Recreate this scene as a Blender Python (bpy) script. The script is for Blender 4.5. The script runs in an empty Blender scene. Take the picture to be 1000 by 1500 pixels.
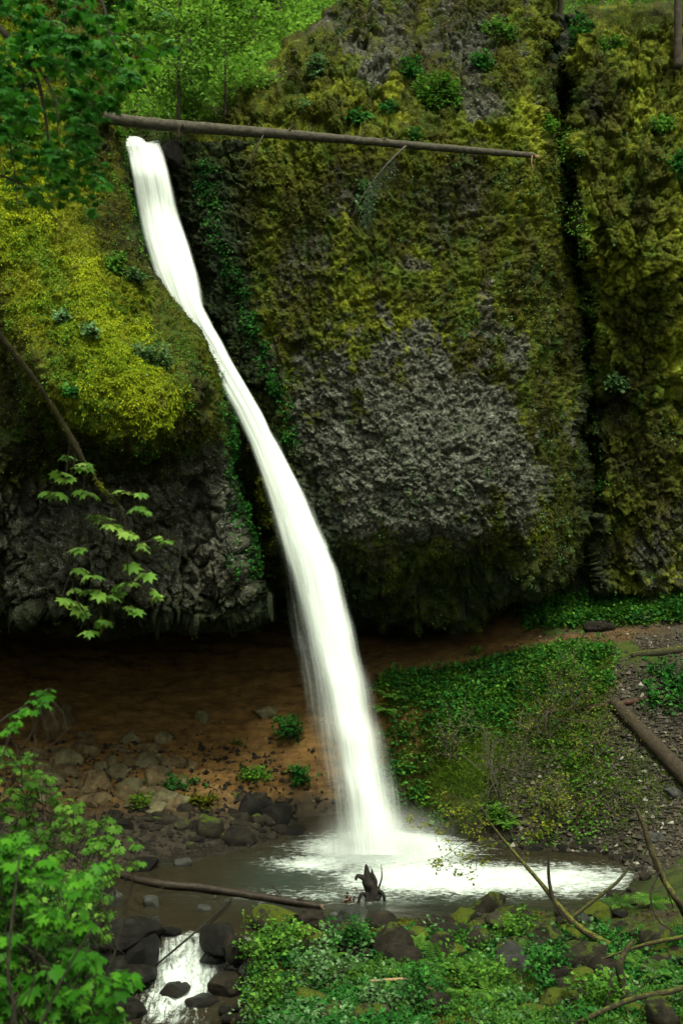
import bpy, bmesh, math, random, time
import numpy as np
T0 = time.time()
C = bpy.context.scene.collection
rng = np.random.default_rng(7)
random.seed(7)
CAMZ = 10.0
F = 1500.0

def P(px, py, d):
    """the world point that stands d metres away and shows at photo position px, py"""
    px = np.asarray(px, float); py = np.asarray(py, float); d = np.asarray(d, float)
    return np.stack(np.broadcast_arrays((px-500)/F*d, d, CAMZ+(750-py)/F*d), -1)

# ---------------------------------------------------------------- noise
def _h(i, j, k, s):
    n = (i.astype(np.int64)*73856093) ^ (j.astype(np.int64)*19349663) ^ (k.astype(np.int64)*83492791) ^ (s*2654435761 & 0x7fffffff)
    n = (n ^ (n >> 13)) & 0xffffffff
    n = (n*1274126177) & 0xffffffff
    n = (n ^ (n >> 16)) & 0xffffffff
    n = (n*668265263) & 0xffffffff
    n = n ^ (n >> 15)
    return (n & 0xffffff)/float(0xffffff)

def vnoise(p, s=0):
    f = np.floor(p); t = p-f; t = t*t*(3-2*t)
    i, j, k = f[..., 0], f[..., 1], f[..., 2]
    r = 0
    for a in (0, 1):
        wa = t[..., 0] if a else 1-t[..., 0]
        for b in (0, 1):
            wb = t[..., 1] if b else 1-t[..., 1]
            for c in (0, 1):
                wc = t[..., 2] if c else 1-t[..., 2]
                r = r+wa*wb*wc*_h(i+a, j+b, k+c, s)
    return r*2-1

def fbm(p, o=4, s=0, gain=.5, ridge=False):
    r = 0; a = 1; tot = 0
    for q in range(o):
        v = vnoise(p*(2.03**q)+q*17.3, s+q*31)
        if ridge: v = 1-2*np.abs(v)
        r = r+a*v; tot += a; a *= gain
    return r/tot

def facets(p, s=0, tilt=.5):
    """stone facets: nearest jittered cell, each with its own offset and slant; returns height, edge distance, id"""
    f = np.floor(p)
    d1 = np.full(p.shape[:-1], 9.); d2 = d1.copy(); h = np.zeros_like(d1); ident = np.zeros_like(d1)
    for a in (-1, 0, 1):
        for b in (-1, 0, 1):
            for c in (-1, 0, 1):
                i, j, k = f[..., 0]+a, f[..., 1]+b, f[..., 2]+c
                q = np.stack([i+_h(i, j, k, s), j+_h(i, j, k, s+1), k+_h(i, j, k, s+2)], -1)
                v = p-q
                d = np.sqrt((v*v).sum(-1))
                r = _h(i, j, k, s+3)
                tx = _h(i, j, k, s+4)-.5; ty = _h(i, j, k, s+5)-.5; tz = _h(i, j, k, s+6)-.5
                hh = (r-.5)+tilt*2*(v[..., 0]*tx+v[..., 1]*ty+v[..., 2]*tz)
                near = d < d1
                d2 = np.where(near, d1, np.minimum(d2, d))
                h = np.where(near, hh, h); ident = np.where(near, r, ident)
                d1 = np.where(near, d, d1)
    return h, d2-d1, ident

def sstep(a, b, x):
    t = np.clip((x-a)/(b-a), 0, 1)
    return t*t*(3-2*t)

def poly_sd(px, py, poly, attrs=None):
    """signed distance to a closed outline (inside > 0); attrs of the outline's corners at the closest point"""
    poly = np.asarray(poly, float); n = len(poly)
    best = np.full(np.shape(px), 1e9); inside = np.zeros(np.shape(px), bool)
    at = None if attrs is None else [np.zeros(np.shape(px)) for _ in range(attrs.shape[1])]
    for i in range(n):
        x0, y0 = poly[i]; x1, y1 = poly[(i+1) % n]
        dx, dy = x1-x0, y1-y0
        t = np.clip(((px-x0)*dx+(py-y0)*dy)/(dx*dx+dy*dy+1e-12), 0, 1)
        d = np.hypot(px-x0-t*dx, py-y0-t*dy)
        m = d < best
        best = np.where(m, d, best)
        if at is not None:
            for k in range(len(at)):
                at[k] = np.where(m, attrs[i, k]*(1-t)+attrs[(i+1) % n, k]*t, at[k])
        if y0 != y1:
            c = ((y0 > py) != (y1 > py)) & (px < (x1-x0)*(py-y0)/(y1-y0)+x0)
            inside ^= c
    sd = np.where(inside, best, -best)
    return sd if at is None else (sd, at)

def line_mask(px, py, pts, w):
    """1 on a polyline, falling to 0 at distance w (w one per corner)"""
    r = np.zeros(np.shape(px))
    for i in range(len(pts)-1):
        x0, y0 = pts[i]; x1, y1 = pts[i+1]
        t = np.clip(((px-x0)*(x1-x0)+(py-y0)*(y1-y0))/((x1-x0)**2+(y1-y0)**2), 0, 1)
        d = np.hypot(px-x0-t*(x1-x0), py-y0-t*(y1-y0))
        ww = w[i]*(1-t)+w[i+1]*t
        r = np.maximum(r, 1-sstep(.4, 1, d/ww))
    return r

def blob(px, py, cx, cy, rx, ry=None):
    ry = ry or rx
    return np.exp(-(((px-cx)/rx)**2+((py-cy)/ry)**2))

# ---------------------------------------------------------------- mesh building
def raw_mesh(name, verts, tris=None, quads=None, attrs=None, smooth=True, uv=None):
    me = bpy.data.meshes.new(name)
    verts = np.ascontiguousarray(verts, np.float32)
    nt = 0 if tris is None else len(tris); nq = 0 if quads is None else len(quads)
    me.vertices.add(len(verts)); me.vertices.foreach_set('co', verts.ravel())
    loops = []; starts = []
    if nt: loops.append(np.asarray(tris, np.int32).ravel()); starts.append(np.arange(nt)*3)
    if nq: loops.append(np.asarray(quads, np.int32).ravel()); starts.append(nt*3+np.arange(nq)*4)
    lv = np.concatenate(loops).astype(np.int32)
    me.loops.add(len(lv)); me.loops.foreach_set('vertex_index', lv)
    me.polygons.add(nt+nq)
    me.polygons.foreach_set('loop_start', np.concatenate(starts).astype(np.int32))
    me.polygons.foreach_set('use_smooth', np.full(nt+nq, smooth, bool))
    me.update(calc_edges=True)
    for k, v in (attrs or {}).items():
        a = me.attributes.new(k, 'FLOAT', 'POINT')
        a.data.foreach_set('value', np.ascontiguousarray(v, np.float32).ravel())
    return me

def link(name, me, mat, parent=None):
    o = bpy.data.objects.new(name, me)
    C.objects.link(o)
    if mat and me is not None:
        me.materials.append(mat)
    if parent is not None:
        o.parent = parent
        if parent.parent is None: o.location = [-v for v in parent.location]
    return o

def tag(o, label=None, cat=None, group=None, kind=None):
    if label: o['label'] = label
    if cat: o['category'] = cat
    if group: o['group'] = group
    if kind: o['kind'] = kind
    return o

def empty(name, loc, label, cat, group=None):
    o = bpy.data.objects.new(name, None); C.objects.link(o)
    o.location = [float(v) for v in loc]
    o.empty_display_size = .2
    return tag(o, label, cat, group)

def rebase(o):
    """moves the origin of a thing made of one mesh to its base"""
    me = o.data; n = len(me.vertices); v = np.empty(n*3, np.float32); me.vertices.foreach_get('co', v); v = v.reshape(-1, 3)
    c = (v.min(0)+v.max(0))/2; c[2] = v[:, 2].min()
    me.vertices.foreach_set('co', (v-c).ravel()); me.update(); o.location = c.tolist()
    return o

class MB:
    """collects pieces into one mesh"""
    def __init__(s): s.v = []; s.t = []; s.q = []; s.n = 0; s.a = []
    def add(s, v, tris=None, quads=None, rnd=0.5):
        v = np.asarray(v, float).reshape(-1, 3)
        if tris is not None and len(tris): s.t.append(np.asarray(tris)+s.n)
        if quads is not None and len(quads): s.q.append(np.asarray(quads)+s.n)
        s.v.append(v); s.a.append(np.broadcast_to(np.asarray(rnd, float), (len(v),))); s.n += len(v)
    def build(s, name, mat, parent=None, smooth=True):
        me = raw_mesh(name, np.concatenate(s.v), np.concatenate(s.t) if s.t else None, np.concatenate(s.q) if s.q else None,
                      {'rnd': np.concatenate(s.a)}, smooth)
        return link(name, me, mat, parent)

def resample(pts, n):
    pts = np.asarray(pts, float)
    seg = np.r_[0, np.cumsum(np.linalg.norm(np.diff(pts, axis=0), axis=1))]
    u = np.linspace(0, seg[-1], n)
    k = len(pts)
    if k < 3:
        return np.stack([np.interp(u, seg, pts[:, i]) for i in range(3)], -1)
    # Catmull-Rom through the points
    out = []
    idx = np.clip(np.searchsorted(seg, u, side='right')-1, 0, k-2)
    t = ((u-seg[idx])/np.maximum(seg[idx+1]-seg[idx], 1e-9))[:, None]
    p0 = pts[np.maximum(idx-1, 0)]; p1 = pts[idx]; p2 = pts[idx+1]; p3 = pts[np.minimum(idx+2, k-1)]
    return .5*((2*p1)+(-p0+p2)*t+(2*p0-5*p1+4*p2-p3)*t*t+(-p0+3*p1-3*p2+p3)*t**3)

def frames(pts):
    t = np.gradient(pts, axis=0); t /= np.linalg.norm(t, axis=1)[:, None]+1e-12
    n = np.zeros_like(t)
    a = np.array([0, 0, 1.]) if abs(t[0, 2]) < .9 else np.array([1., 0, 0])
    v = np.cross(t[0], a); v /= np.linalg.norm(v)
    for i in range(len(t)):
        v = v-t[i]*v.dot(t[i]); v /= np.linalg.norm(v)+1e-12
        n[i] = v
    return t, n, np.cross(t, n)

def tube(mb, pts, r, sides=6, rough=0., seed=0, cap=True, rnd=.5):
    pts = np.asarray(pts, float); m = len(pts)
    r = np.interp(np.linspace(0, 1, m), np.linspace(0, 1, len(np.atleast_1d(r))), np.atleast_1d(r))
    t, n, b = frames(pts)
    an = np.arange(sides)/sides*2*np.pi
    ring = np.cos(an)[None, :, None]*n[:, None]+np.sin(an)[None, :, None]*b[:, None]
    rr = np.broadcast_to(r[:, None], (m, sides))
    if rough:
        q = pts[:, None]+ring*rr[..., None]
        sc = 1/np.maximum(r.mean()*1.2, .004)
        rr = rr*(1+rough*fbm(q*sc*np.array([1, 1, 1.]), 4, seed))
    v = (pts[:, None]+ring*rr[..., None]).reshape(-1, 3)
    i = np.arange(m-1)[:, None]*sides; j = np.arange(sides)[None]
    jn = (j+1) % sides
    quads = np.stack([i+j, i+jn, i+sides+jn, i+sides+j], -1).reshape(-1, 4)
    tris = None
    if cap:
        v = np.vstack([v, pts[0]-t[0]*r[0]*.3, pts[-1]+t[-1]*r[-1]*.6])
        c0 = m*sides; a = np.arange(sides); an_ = (a+1) % sides
        tris = np.concatenate([np.stack([np.full(sides, c0), an_, a], -1), np.stack([np.full(sides, c0+1), (m-1)*sides+a, (m-1)*sides+an_], -1)])
    mb.add(v, tris, quads, rnd)

# ---------------------------------------------------------------- leaves
def T_quad(w=.3, fold=.08, droop=.12):
    v = np.array([[0, 0, 0], [w, .45, fold], [0, 1, -droop], [-w, .45, fold]]); return v, np.array([[0, 1, 2], [0, 2, 3]])
def T_blade(w=.06, bend=.3):
    v = np.array([[-w, 0, 0], [w, 0, 0], [-w*.8, .5, -bend*.25], [w*.8, .5, -bend*.25], [0, 1, -bend]])
    return v, np.array([[0, 1, 3], [0, 3, 2], [2, 3, 4]])
def T_tri(w=.2):
    return np.array([[-w, 0, 0], [w, 0, 0], [0, 1, 0.]]), np.array([[0, 1, 2]])
def T_join(parts):
    v = []; f = []; n = 0
    for a, b in parts: v.append(a); f.append(b+n); n += len(a)
    return np.concatenate(v), np.concatenate(f)
def rotz(v, a):
    c, s = math.cos(a), math.sin(a); return v@np.array([[c, s, 0], [-s, c, 0], [0, 0, 1.]])
def T_three(w=.32):
    v, f = T_quad(w); return T_join([(v*.75, f), (rotz(v, 1.25)*.68, f), (rotz(v, -1.25)*.68, f)])
def T_maple(lobes=7, deep=.66, droop=.5):
    pts = [[0, 0, 0]]
    n = lobes*2+1
    for i in range(n):
        a = math.radians(-150+300*i/(n-1))
        tip = i % 2 == 1
        rel = abs(a)/math.radians(150)
        r = (1-.42*rel**1.5) if tip else (deep*(1-.35*rel))
        if i in (0, n-1): r = .12
        x, y = math.sin(a)*r, math.cos(a)*r
        pts.append([x, y+.0, -droop*(x*x+y*y)+(.06 if tip else 0)])
    v = np.array(pts); f = np.array([[0, i+1, i] for i in range(1, n)])
    return v, f
def T_frond(n=13, arch=.55, wide=.26):
    v = []; f = []
    def pt(t): return np.array([0, t*(1-.12*t), .42*t-arch*t*t])
    for i in range(n):
        t = (i+.6)/n*.97+.03
        L = wide*math.sin(math.pi*min(1, t*.86+.14))**.8*(1-.25*t)
        p = pt(t); w = .5/n*1.0
        for s in (-1, 1):
            k = len(v)
            v += [p+[0, -w*.5, 0], p+[s*L*.5, -w*.35, .02], p+[s*L, w*.9, -.05*L/.2], p+[s*L*.5, w*.9, .0]]
            f += [[k, k+1, k+2], [k, k+2, k+3]]
    for i in range(5):
        a, b = pt(i/5), pt((i+1)/5); k = len(v); w = .007
        v += [a+[-w, 0, 0], a+[w, 0, 0], b+[w, 0, 0], b+[-w, 0, 0]]; f += [[k, k+1, k+2], [k, k+2, k+3]]
    return np.array(v), np.array(f)

def put(mb, tpl, pos, fwd, nrm, size, rnd=None):
    """one copy of a leaf per position, pointing along fwd, its face towards nrm"""
    v, f = tpl
    pos = np.asarray(pos, float); n = len(pos)
    if n == 0: return
    fwd = np.broadcast_to(fwd, (n, 3)).astype(float); nrm = np.broadcast_to(nrm, (n, 3)).astype(float)
    fwd = fwd/(np.linalg.norm(fwd, axis=1)[:, None]+1e-9)
    side = np.cross(fwd, nrm); side /= np.linalg.norm(side, axis=1)[:, None]+1e-9
    up = np.cross(side, fwd)
    size = np.broadcast_to(size, (n,))
    w = pos[:, None]+size[:, None, None]*(v[None, :, 0:1]*side[:, None]+v[None, :, 1:2]*fwd[:, None]+v[None, :, 2:3]*up[:, None])
    rnd = rng.random(n) if rnd is None else np.broadcast_to(rnd, (n,))
    mb.add(w.reshape(-1, 3), (f[None]+np.arange(n)[:, None, None]*len(v)).reshape(-1, 3), None, np.repeat(rnd, len(v)))

def rdir(n, up=0., spread=1.):
    d = rng.normal(size=(n, 3))*spread; d[:, 2] += up
    return d/(np.linalg.norm(d, axis=1)[:, None]+1e-9)

# ---------------------------------------------------------------- materials
class NT:
    def __init__(s, name):
        s.m = bpy.data.materials.new(name); s.m.use_nodes = True
        s.t = s.m.node_tree; s.t.nodes.clear()
        s.out = s.n('ShaderNodeOutputMaterial')
    def n(s, t, **k):
        o = s.t.nodes.new(t)
        for a, b in k.items(): setattr(o, a, b)
        return o
    def l(s, a, b): s.t.links.new(a, b)
    def pos(s, scale=(1, 1, 1)):
        g = s.n('ShaderNodeNewGeometry')
        if scale == (1, 1, 1): return g.outputs['Position']
        m = s.n('ShaderNodeVectorMath', operation='MULTIPLY'); s.l(g.outputs['Position'], m.inputs[0]); m.inputs[1].default_value = scale
        return m.outputs[0]
    def noise(s, scale, detail=4, rough=.6, vec=None, dist=0.):
        o = s.n('ShaderNodeTexNoise'); o.inputs['Scale'].default_value = scale; o.inputs['Detail'].default_value = detail
        o.inputs['Roughness'].default_value = rough; o.inputs['Distortion'].default_value = dist
        s.l(vec if vec is not None else s.pos(), o.inputs['Vector'])
        return o.outputs['Fac']
    def attr(s, name):
        return s.n('ShaderNodeAttribute', attribute_name=name).outputs['Fac']
    def ramp(s, fac, stops, mode='LINEAR'):
        r = s.n('ShaderNodeValToRGB'); r.color_ramp.interpolation = mode
        e = r.color_ramp.elements
        while len(e) < len(stops): e.new(.5)
        for i, (p, c) in enumerate(stops):
            e[i].position = p; e[i].color = (*c, 1) if len(c) == 3 else c
        s.l(fac, r.inputs[0]); return r.outputs[0]
    def math(s, op, a, b=None, c=None, clamp=False):
        o = s.n('ShaderNodeMath', operation=op, use_clamp=clamp)
        for i, x in enumerate((a, b, c)):
            if x is None: continue
            if isinstance(x, (int, float)): o.inputs[i].default_value = x
            else: s.l(x, o.inputs[i])
        return o.outputs[0]
    def mix(s, f, a, b, mode='MIX'):
        o = s.n('ShaderNodeMix', data_type='RGBA', blend_type=mode)
        for k, x in ((0, f), (6, a), (7, b)):
            if isinstance(x, (int, float)): o.inputs[k].default_value = x
            elif isinstance(x, tuple): o.inputs[k].default_value = (*x, 1)
            else: s.l(x, o.inputs[k])
        return o.outputs[2]
    def bump(s, h, dist=.02, strength=1., nrm=None):
        b = s.n('ShaderNodeBump'); b.inputs['Distance'].default_value = dist; b.inputs['Strength'].default_value = strength
        s.l(h, b.inputs['Height'])
        if nrm is not None: s.l(nrm, b.inputs['Normal'])
        return b.outputs[0]
    def pbr(s, col, rough=.9, nrm=None, spec=.3):
        p = s.n('ShaderNodeBsdfPrincipled')
        for k, x in (('Base Color', col), ('Roughness', rough), ('Specular IOR Level', spec)):
            if isinstance(x, (int, float)): p.inputs[k].default_value = x
            elif isinstance(x, tuple): p.inputs[k].default_value = (*x, 1)
            else: s.l(x, p.inputs[k])
        if nrm is not None: s.l(nrm, p.inputs['Normal'])
        return p
    def done(s, sh):
        s.l(sh, s.out.inputs['Surface']); return s.m

def m_cliff():
    """basalt under moss; attributes: moss (how much), hue (0 olive brown, 1 yellow green), wet, pale"""
    s = NT('mossy basalt')
    n1 = s.noise(.55, 4, .6); n2 = s.noise(3.2, 6, .7); n3 = s.noise(13, 5, .75); n4 = s.noise(38, 3, .7)
    vor = s.n('ShaderNodeTexVoronoi', feature='F1'); vor.inputs['Scale'].default_value = 9.; s.l(s.pos(), vor.inputs['Vector'])
    rock = s.ramp(n2, [(.3, (.018, .018, .013)), (.5, (.058, .058, .042)), (.72, (.13, .13, .10))])
    rock = s.mix(s.ramp(n1, [(.4, (0, 0, 0)), (.62, (.8,)*3)]), rock, s.mix(.6, rock, (.075, .055, .028)))
    rock = s.mix(s.math('MULTIPLY', s.attr('pale'), .85), rock, s.ramp(n3, [(.32, (.026, .027, .018)), (.5, (.092, .094, .07)), (.66, (.28, .285, .225))]))
    fleck = s.ramp(s.math('MULTIPLY', s.noise(21, 2, .5), s.noise(3.7, 3, .6)), [(.335, (0, 0, 0)), (.37, (1, 1, 1))])
    rock = s.mix(s.math('MULTIPLY', fleck, .8), rock, (.34, .345, .30))
    rock = s.mix(s.ramp(s.math('ADD', n3, s.math('MULTIPLY', n2, .3)), [(.5, (0, 0, 0)), (.58, (.8,)*3)]), s.mix(.65, rock, (.01, .01, .007)), rock)
    hue = s.math('ADD', s.attr('hue'), s.math('MULTIPLY', s.math('SUBTRACT', n2, .5), 1.1))
    hue = s.math('ADD', hue, s.math('MULTIPLY', s.math('SUBTRACT', n1, .5), .9))
    moss = s.ramp(hue, [(.05, (.021, .021, .006)), (.3, (.052, .050, .006)), (.5, (.080, .092, .008)), (.72, (.18, .19, .012)), (1., (.34, .40, .03))])
    moss = s.mix(s.ramp(s.noise(1.1, 4, .6, vec=s.pos((1.3, 1, .8))), [(.5, (0, 0, 0)), (.64, (.75,)*3)]), moss, s.mix(.5, moss, (.035, .12, .012)))
    moss = s.mix(s.ramp(n4, [(.35, (.75,)*3), (.6, (0, 0, 0))]), moss, s.mix(.55, moss, (.02, .02, .004)))
    f = s.math('ADD', s.attr('moss'), s.math('MULTIPLY', s.math('SUBTRACT', s.math('MULTIPLY_ADD', n3, .45, s.math('MULTIPLY', n2, .55)), .5), 1.9))
    f = s.ramp(f, [(.42, (0, 0, 0)), (.58, (1, 1, 1))])
    col = s.mix(f, rock, moss)
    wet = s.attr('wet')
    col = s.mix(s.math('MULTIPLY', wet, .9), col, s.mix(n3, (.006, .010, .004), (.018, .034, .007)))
    h = s.math('ADD', s.math('MULTIPLY', n3, 1.), s.math('MULTIPLY', n4, .5))
    h = s.math('ADD', h, s.math('MULTIPLY', vor.outputs['Distance'], .8))
    nrm = s.bump(h, .09, .9)
    rough = s.math('SUBTRACT', .95, s.math('MULTIPLY', wet, .3))
    return s.done(s.pbr(col, rough, nrm, .16).outputs[0])

def m_ground():
    """forest soil, red earth (attr red), gravel (attr grav), moss and grass (attr green)"""
    s = NT('forest soil')
    n1 = s.noise(.8, 4, .6); n2 = s.noise(5, 6, .7); n3 = s.noise(24, 5, .75)
    soil = s.ramp(n2, [(.3, (.012, .009, .005)), (.5, (.035, .025, .014)), (.75, (.085, .065, .04))])
    red = s.ramp(s.noise(2.4, 7, .72, vec=s.pos((.5, .5, 2.2))), [(.28, (.036, .019, .005)), (.5, (.112, .058, .015)), (.74, (.21, .12, .038))])
    grav = s.ramp(n3, [(.35, (.011, .008, .005)), (.5, (.036, .028, .018)), (.68, (.11, .09, .06))])
    grass = s.ramp(n2, [(.3, (.010, .016, .003)), (.55, (.024, .044, .005)), (.8, (.06, .085, .010))])
    mossy = s.ramp(n3, [(.3, (.022, .03, .004)), (.7, (.065, .085, .009))])
    col = s.mix(s.attr('red'), soil, red)
    col = s.mix(s.attr('grav'), col, grav)
    g = s.ramp(s.math('ADD', s.attr('green'), s.math('MULTIPLY', s.math('SUBTRACT', n2, .5), 1.2)), [(.4, (0, 0, 0)), (.6, (1, 1, 1))])
    col = s.mix(g, col, s.mix(s.ramp(n1, [(.45, (0, 0, 0)), (.6, (1, 1, 1))]), grass, mossy))
    col = s.mix(s.math('MULTIPLY', s.attr('wet'), .7), col, (.008, .008, .005))
    nrm = s.bump(s.math('ADD', n2, s.math('MULTIPLY', n3, .5)), .1, .8)
    return s.done(s.pbr(col, s.math('SUBTRACT', .95, s.math('MULTIPLY', s.attr('wet'), .5)), nrm, .25).outputs[0])

def m_stone(name, a, b, c, moss=.0, wet=0., moss_col=(.16, .16, .012)):
    s = NT(name)
    n2 = s.noise(3., 6, .7); n3 = s.noise(17, 5, .7)
    g = s.n('ShaderNodeNewGeometry'); sx = s.n('ShaderNodeSeparateXYZ'); s.l(g.outputs['Normal'], sx.inputs[0])
    col = s.ramp(n2, [(.3, a), (.52, b), (.74, c)])
    col = s.mix(s.ramp(n3, [(.3, (.6,)*3), (.5, (0, 0, 0))]), col, s.mix(.5, col, (.01, .01, .006)))
    oi = s.n('ShaderNodeObjectInfo')
    col = s.mix(.55, col, s.mix(s.math('MULTIPLY_ADD', oi.outputs['Random'], .9, .45), (0, 0, 0), col), 'MIX')
    if moss > 0:
        f = s.math('ADD', s.math('MULTIPLY', sx.outputs[2], .45), s.math('MULTIPLY', s.math('SUBTRACT', s.noise(4, 5, .7), .5), 1.8))
        f = s.ramp(s.math('ADD', f, moss), [(.48, (0, 0, 0)), (.62, (1, 1, 1))])
        mc = s.mix(s.ramp(s.noise(34, 4, .7), [(.35, (0, 0, 0)), (.6, (1, 1, 1))]), s.mix(.75, moss_col, (.015, .022, .003)), s.mix(.0, moss_col, moss_col))
        mc = s.mix(s.noise(2, 3, .5), mc, s.mix(.6, mc, (.03, .09, .01)))
        col = s.mix(f, col, mc)
    nrm = s.bump(s.math('ADD', n2, s.math('MULTIPLY', s.math('ADD', n3, s.noise(60, 3, .7)), .6)), .07, 1.)
    return s.done(s.pbr(col, .95-.75*wet, nrm, .15+.12*wet).outputs[0])

def m_leaf(name, a, b, c, trans=.45, gloss=.12, patch=1.2, rw=.65):
    s = NT(name)
    r = s.attr('rnd'); n = s.noise(patch, 3, .6)
    f = s.math('ADD', s.math('MULTIPLY_ADD', r, rw, (.65-rw)*.5), s.math('MULTIPLY', s.math('SUBTRACT', n, .32), .9))
    col = s.ramp(f, [(.1, a), (.5, b), (.92, c)])
    d = s.n('ShaderNodeBsdfDiffuse'); t = s.n('ShaderNodeBsdfTranslucent'); g = s.n('ShaderNodeBsdfGlossy')
    s.l(col, d.inputs[0]); s.l(s.mix(.35, col, s.mix(1., col, (1.5, 1.35, .5), 'MULTIPLY')), t.inputs[0]); g.inputs['Roughness'].default_value = .45
    g.inputs[0].default_value = (.8, .85, .75, 1)
    m1 = s.n('ShaderNodeMixShader'); m1.inputs[0].default_value = trans; s.l(d.outputs[0], m1.inputs[1]); s.l(t.outputs[0], m1.inputs[2])
    fr = s.n('ShaderNodeFresnel'); fr.inputs[0].default_value = 1.4
    m2 = s.n('ShaderNodeMixShader'); s.l(s.math('MULTIPLY', fr.outputs[0], gloss*2), m2.inputs[0]); s.l(m1.outputs[0], m2.inputs[1]); s.l(g.outputs[0], m2.inputs[2])
    return s.done(m2.outputs[0])

def m_wood(name, a, b, moss=-1., moss_col=(.17, .17, .012), wet=0., scale=9):
    s = NT(name)
    n = s.noise(scale, 6, .72); n3 = s.noise(scale*5, 4, .7)
    col = s.mix(s.ramp(n, [(.32, (0, 0, 0)), (.68, (1, 1, 1))]), a, b)
    col = s.mix(s.ramp(n3, [(.3, (.7,)*3), (.5, (0, 0, 0))]), col, s.mix(.6, col, (.006, .005, .003)))
    if moss > -.9:
        g = s.n('ShaderNodeNewGeometry'); sx = s.n('ShaderNodeSeparateXYZ'); s.l(g.outputs['Normal'], sx.inputs[0])
        f = s.math('ADD', s.math('MULTIPLY', sx.outputs[2], .4), s.math('MULTIPLY', s.math('SUBTRACT', n, .5), 1.5))
        f = s.ramp(s.math('ADD', f, moss), [(.4, (0, 0, 0)), (.6, (1, 1, 1))])
        col = s.mix(f, col, s.mix(n3, s.mix(.7, moss_col, (.02, .03, .004)), moss_col))
    nrm = s.bump(s.math('ADD', n, s.math('MULTIPLY', n3, .7)), .02, .9)
    return s.done(s.pbr(col, .9-.6*wet, nrm, .3).outputs[0])

M = {}
M['cliff'] = m_cliff(); M['ground'] = m_ground()
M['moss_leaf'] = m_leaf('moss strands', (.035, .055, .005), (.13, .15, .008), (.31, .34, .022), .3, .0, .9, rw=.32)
M['moss_bright'] = m_leaf('sunlit looking feather moss', (.06, .15, .012), (.25, .31, .014), (.58, .60, .035), .35, .0, .55, rw=.32)  # yellow green moss, with the light on the ridge put into its colour
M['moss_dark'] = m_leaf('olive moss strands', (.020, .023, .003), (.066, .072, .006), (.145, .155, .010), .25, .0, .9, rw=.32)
M['herb'] = m_leaf('broad green leaves', (.012, .055, .012), (.025, .12, .02), (.08, .24, .04), .35, .035, .8)
M['herb_light'] = m_leaf('light green leaves', (.03, .09, .012), (.08, .20, .022), (.17, .34, .05), .4, .035, .8)
M['herb_pale'] = m_leaf('grey green leaves', (.03, .07, .025), (.07, .15, .05), (.20, .32, .15), .3, .035, .8)
M['grassy'] = m_leaf('grass blades', (.03, .07, .006), (.08, .15, .012), (.18, .27, .03), .4, .05, .7)
M['fern'] = m_leaf('fern green', (.03, .09, .01), (.07, .18, .018), (.14, .29, .035), .4, .06, .8)
M['maple_dark'] = m_leaf('shaded maple leaves', (.01, .06, .008), (.02, .115, .013), (.05, .19, .02), .4, .06, 1.5)  # canopy shade is put into this darker leaf colour
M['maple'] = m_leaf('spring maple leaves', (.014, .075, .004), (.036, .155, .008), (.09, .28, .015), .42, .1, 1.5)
M['maple_new'] = m_leaf('fresh maple leaves', (.06, .15, .02), (.13, .27, .035), (.28, .42, .08), .4, .12, 2.)
M['yellow'] = m_leaf('yellow green leaves', (.07, .09, .008), (.15, .17, .012), (.26, .28, .03), .4, .05, 1.5)
M['dead_leaf'] = m_leaf('dead reddish needles', (.03, .012, .004), (.075, .025, .008), (.15, .055, .02), .3, .0, .7)
M['needles'] = m_leaf('grey green needles', (.03, .045, .025), (.06, .085, .05), (.12, .15, .10), .25, .05, 1.)
M['far_leaf'] = m_leaf('distant forest leaves', (.02, .07, .008), (.07, .17, .018), (.17, .32, .045), .45, .08, .35)
M['far_dark'] = m_leaf('distant dark leaves', (.008, .03, .006), (.02, .07, .012), (.05, .14, .02), .4, .05, .35)
M['log'] = m_wood('grey brown bark', (.022, .018, .013), (.105, .09, .066), .08, (.10, .11, .03))
M['log_wet'] = m_wood('wet log bark', (.008, .006, .004), (.045, .031, .021), -.9, wet=.75)
M['log_brown'] = m_wood('brown mossy bark', (.014, .010, .006), (.055, .038, .021), -.05, (.10, .09, .012))
M['log_red'] = m_wood('reddish dead bark', (.02, .010, .007), (.10, .045, .03), -.9)
M['char'] = m_wood('black weathered wood', (.004, .003, .003), (.022, .016, .012), -.9, wet=.2)
M['twig'] = m_wood('dark twig bark', (.012, .009, .005), (.05, .04, .024), -.9, scale=30)
M['twig_grey'] = m_wood('bare grey twig bark', (.03, .026, .017), (.12, .10, .072), -.9, scale=30)
M['mossy_wood'] = m_wood('moss covered wood', (.02, .016, .006), (.06, .045, .02), .22, (.13, .135, .010), scale=14)
M['olive_wood'] = m_wood('dark mossy wood', (.014, .012, .005), (.045, .038, .016), .12, (.10, .10, .01), scale=14)
M['fresh_wood'] = m_wood('broken raw wood', (.16, .07, .035), (.5, .33, .2), -.9, scale=25)
M['trunk'] = m_wood('tree bark', (.02, .014, .009), (.075, .055, .038), -.1, (.07, .08, .01), scale=4)
M['stone_red'] = m_stone('dusty brown stone', (.045, .03, .014), (.135, .095, .048), (.25, .19, .11))
M['stone_green'] = m_stone('dull olive stone', (.045, .039, .02), (.15, .128, .068), (.27, .235, .14), moss=-.1, moss_col=(.07, .075, .014))
M['stone_wet'] = m_stone('wet black stone', (.003, .0027, .002), (.010, .0085, .006), (.036, .031, .023), wet=.62)
M['stone_grey'] = m_stone('wet grey stone', (.022, .023, .020), (.055, .056, .048), (.125, .128, .112), wet=.45)
M['stone_moss'] = m_stone('mossy stone', (.009, .008, .005), (.028, .024, .015), (.07, .062, .044), moss=.12, moss_col=(.085, .088, .009))
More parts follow.
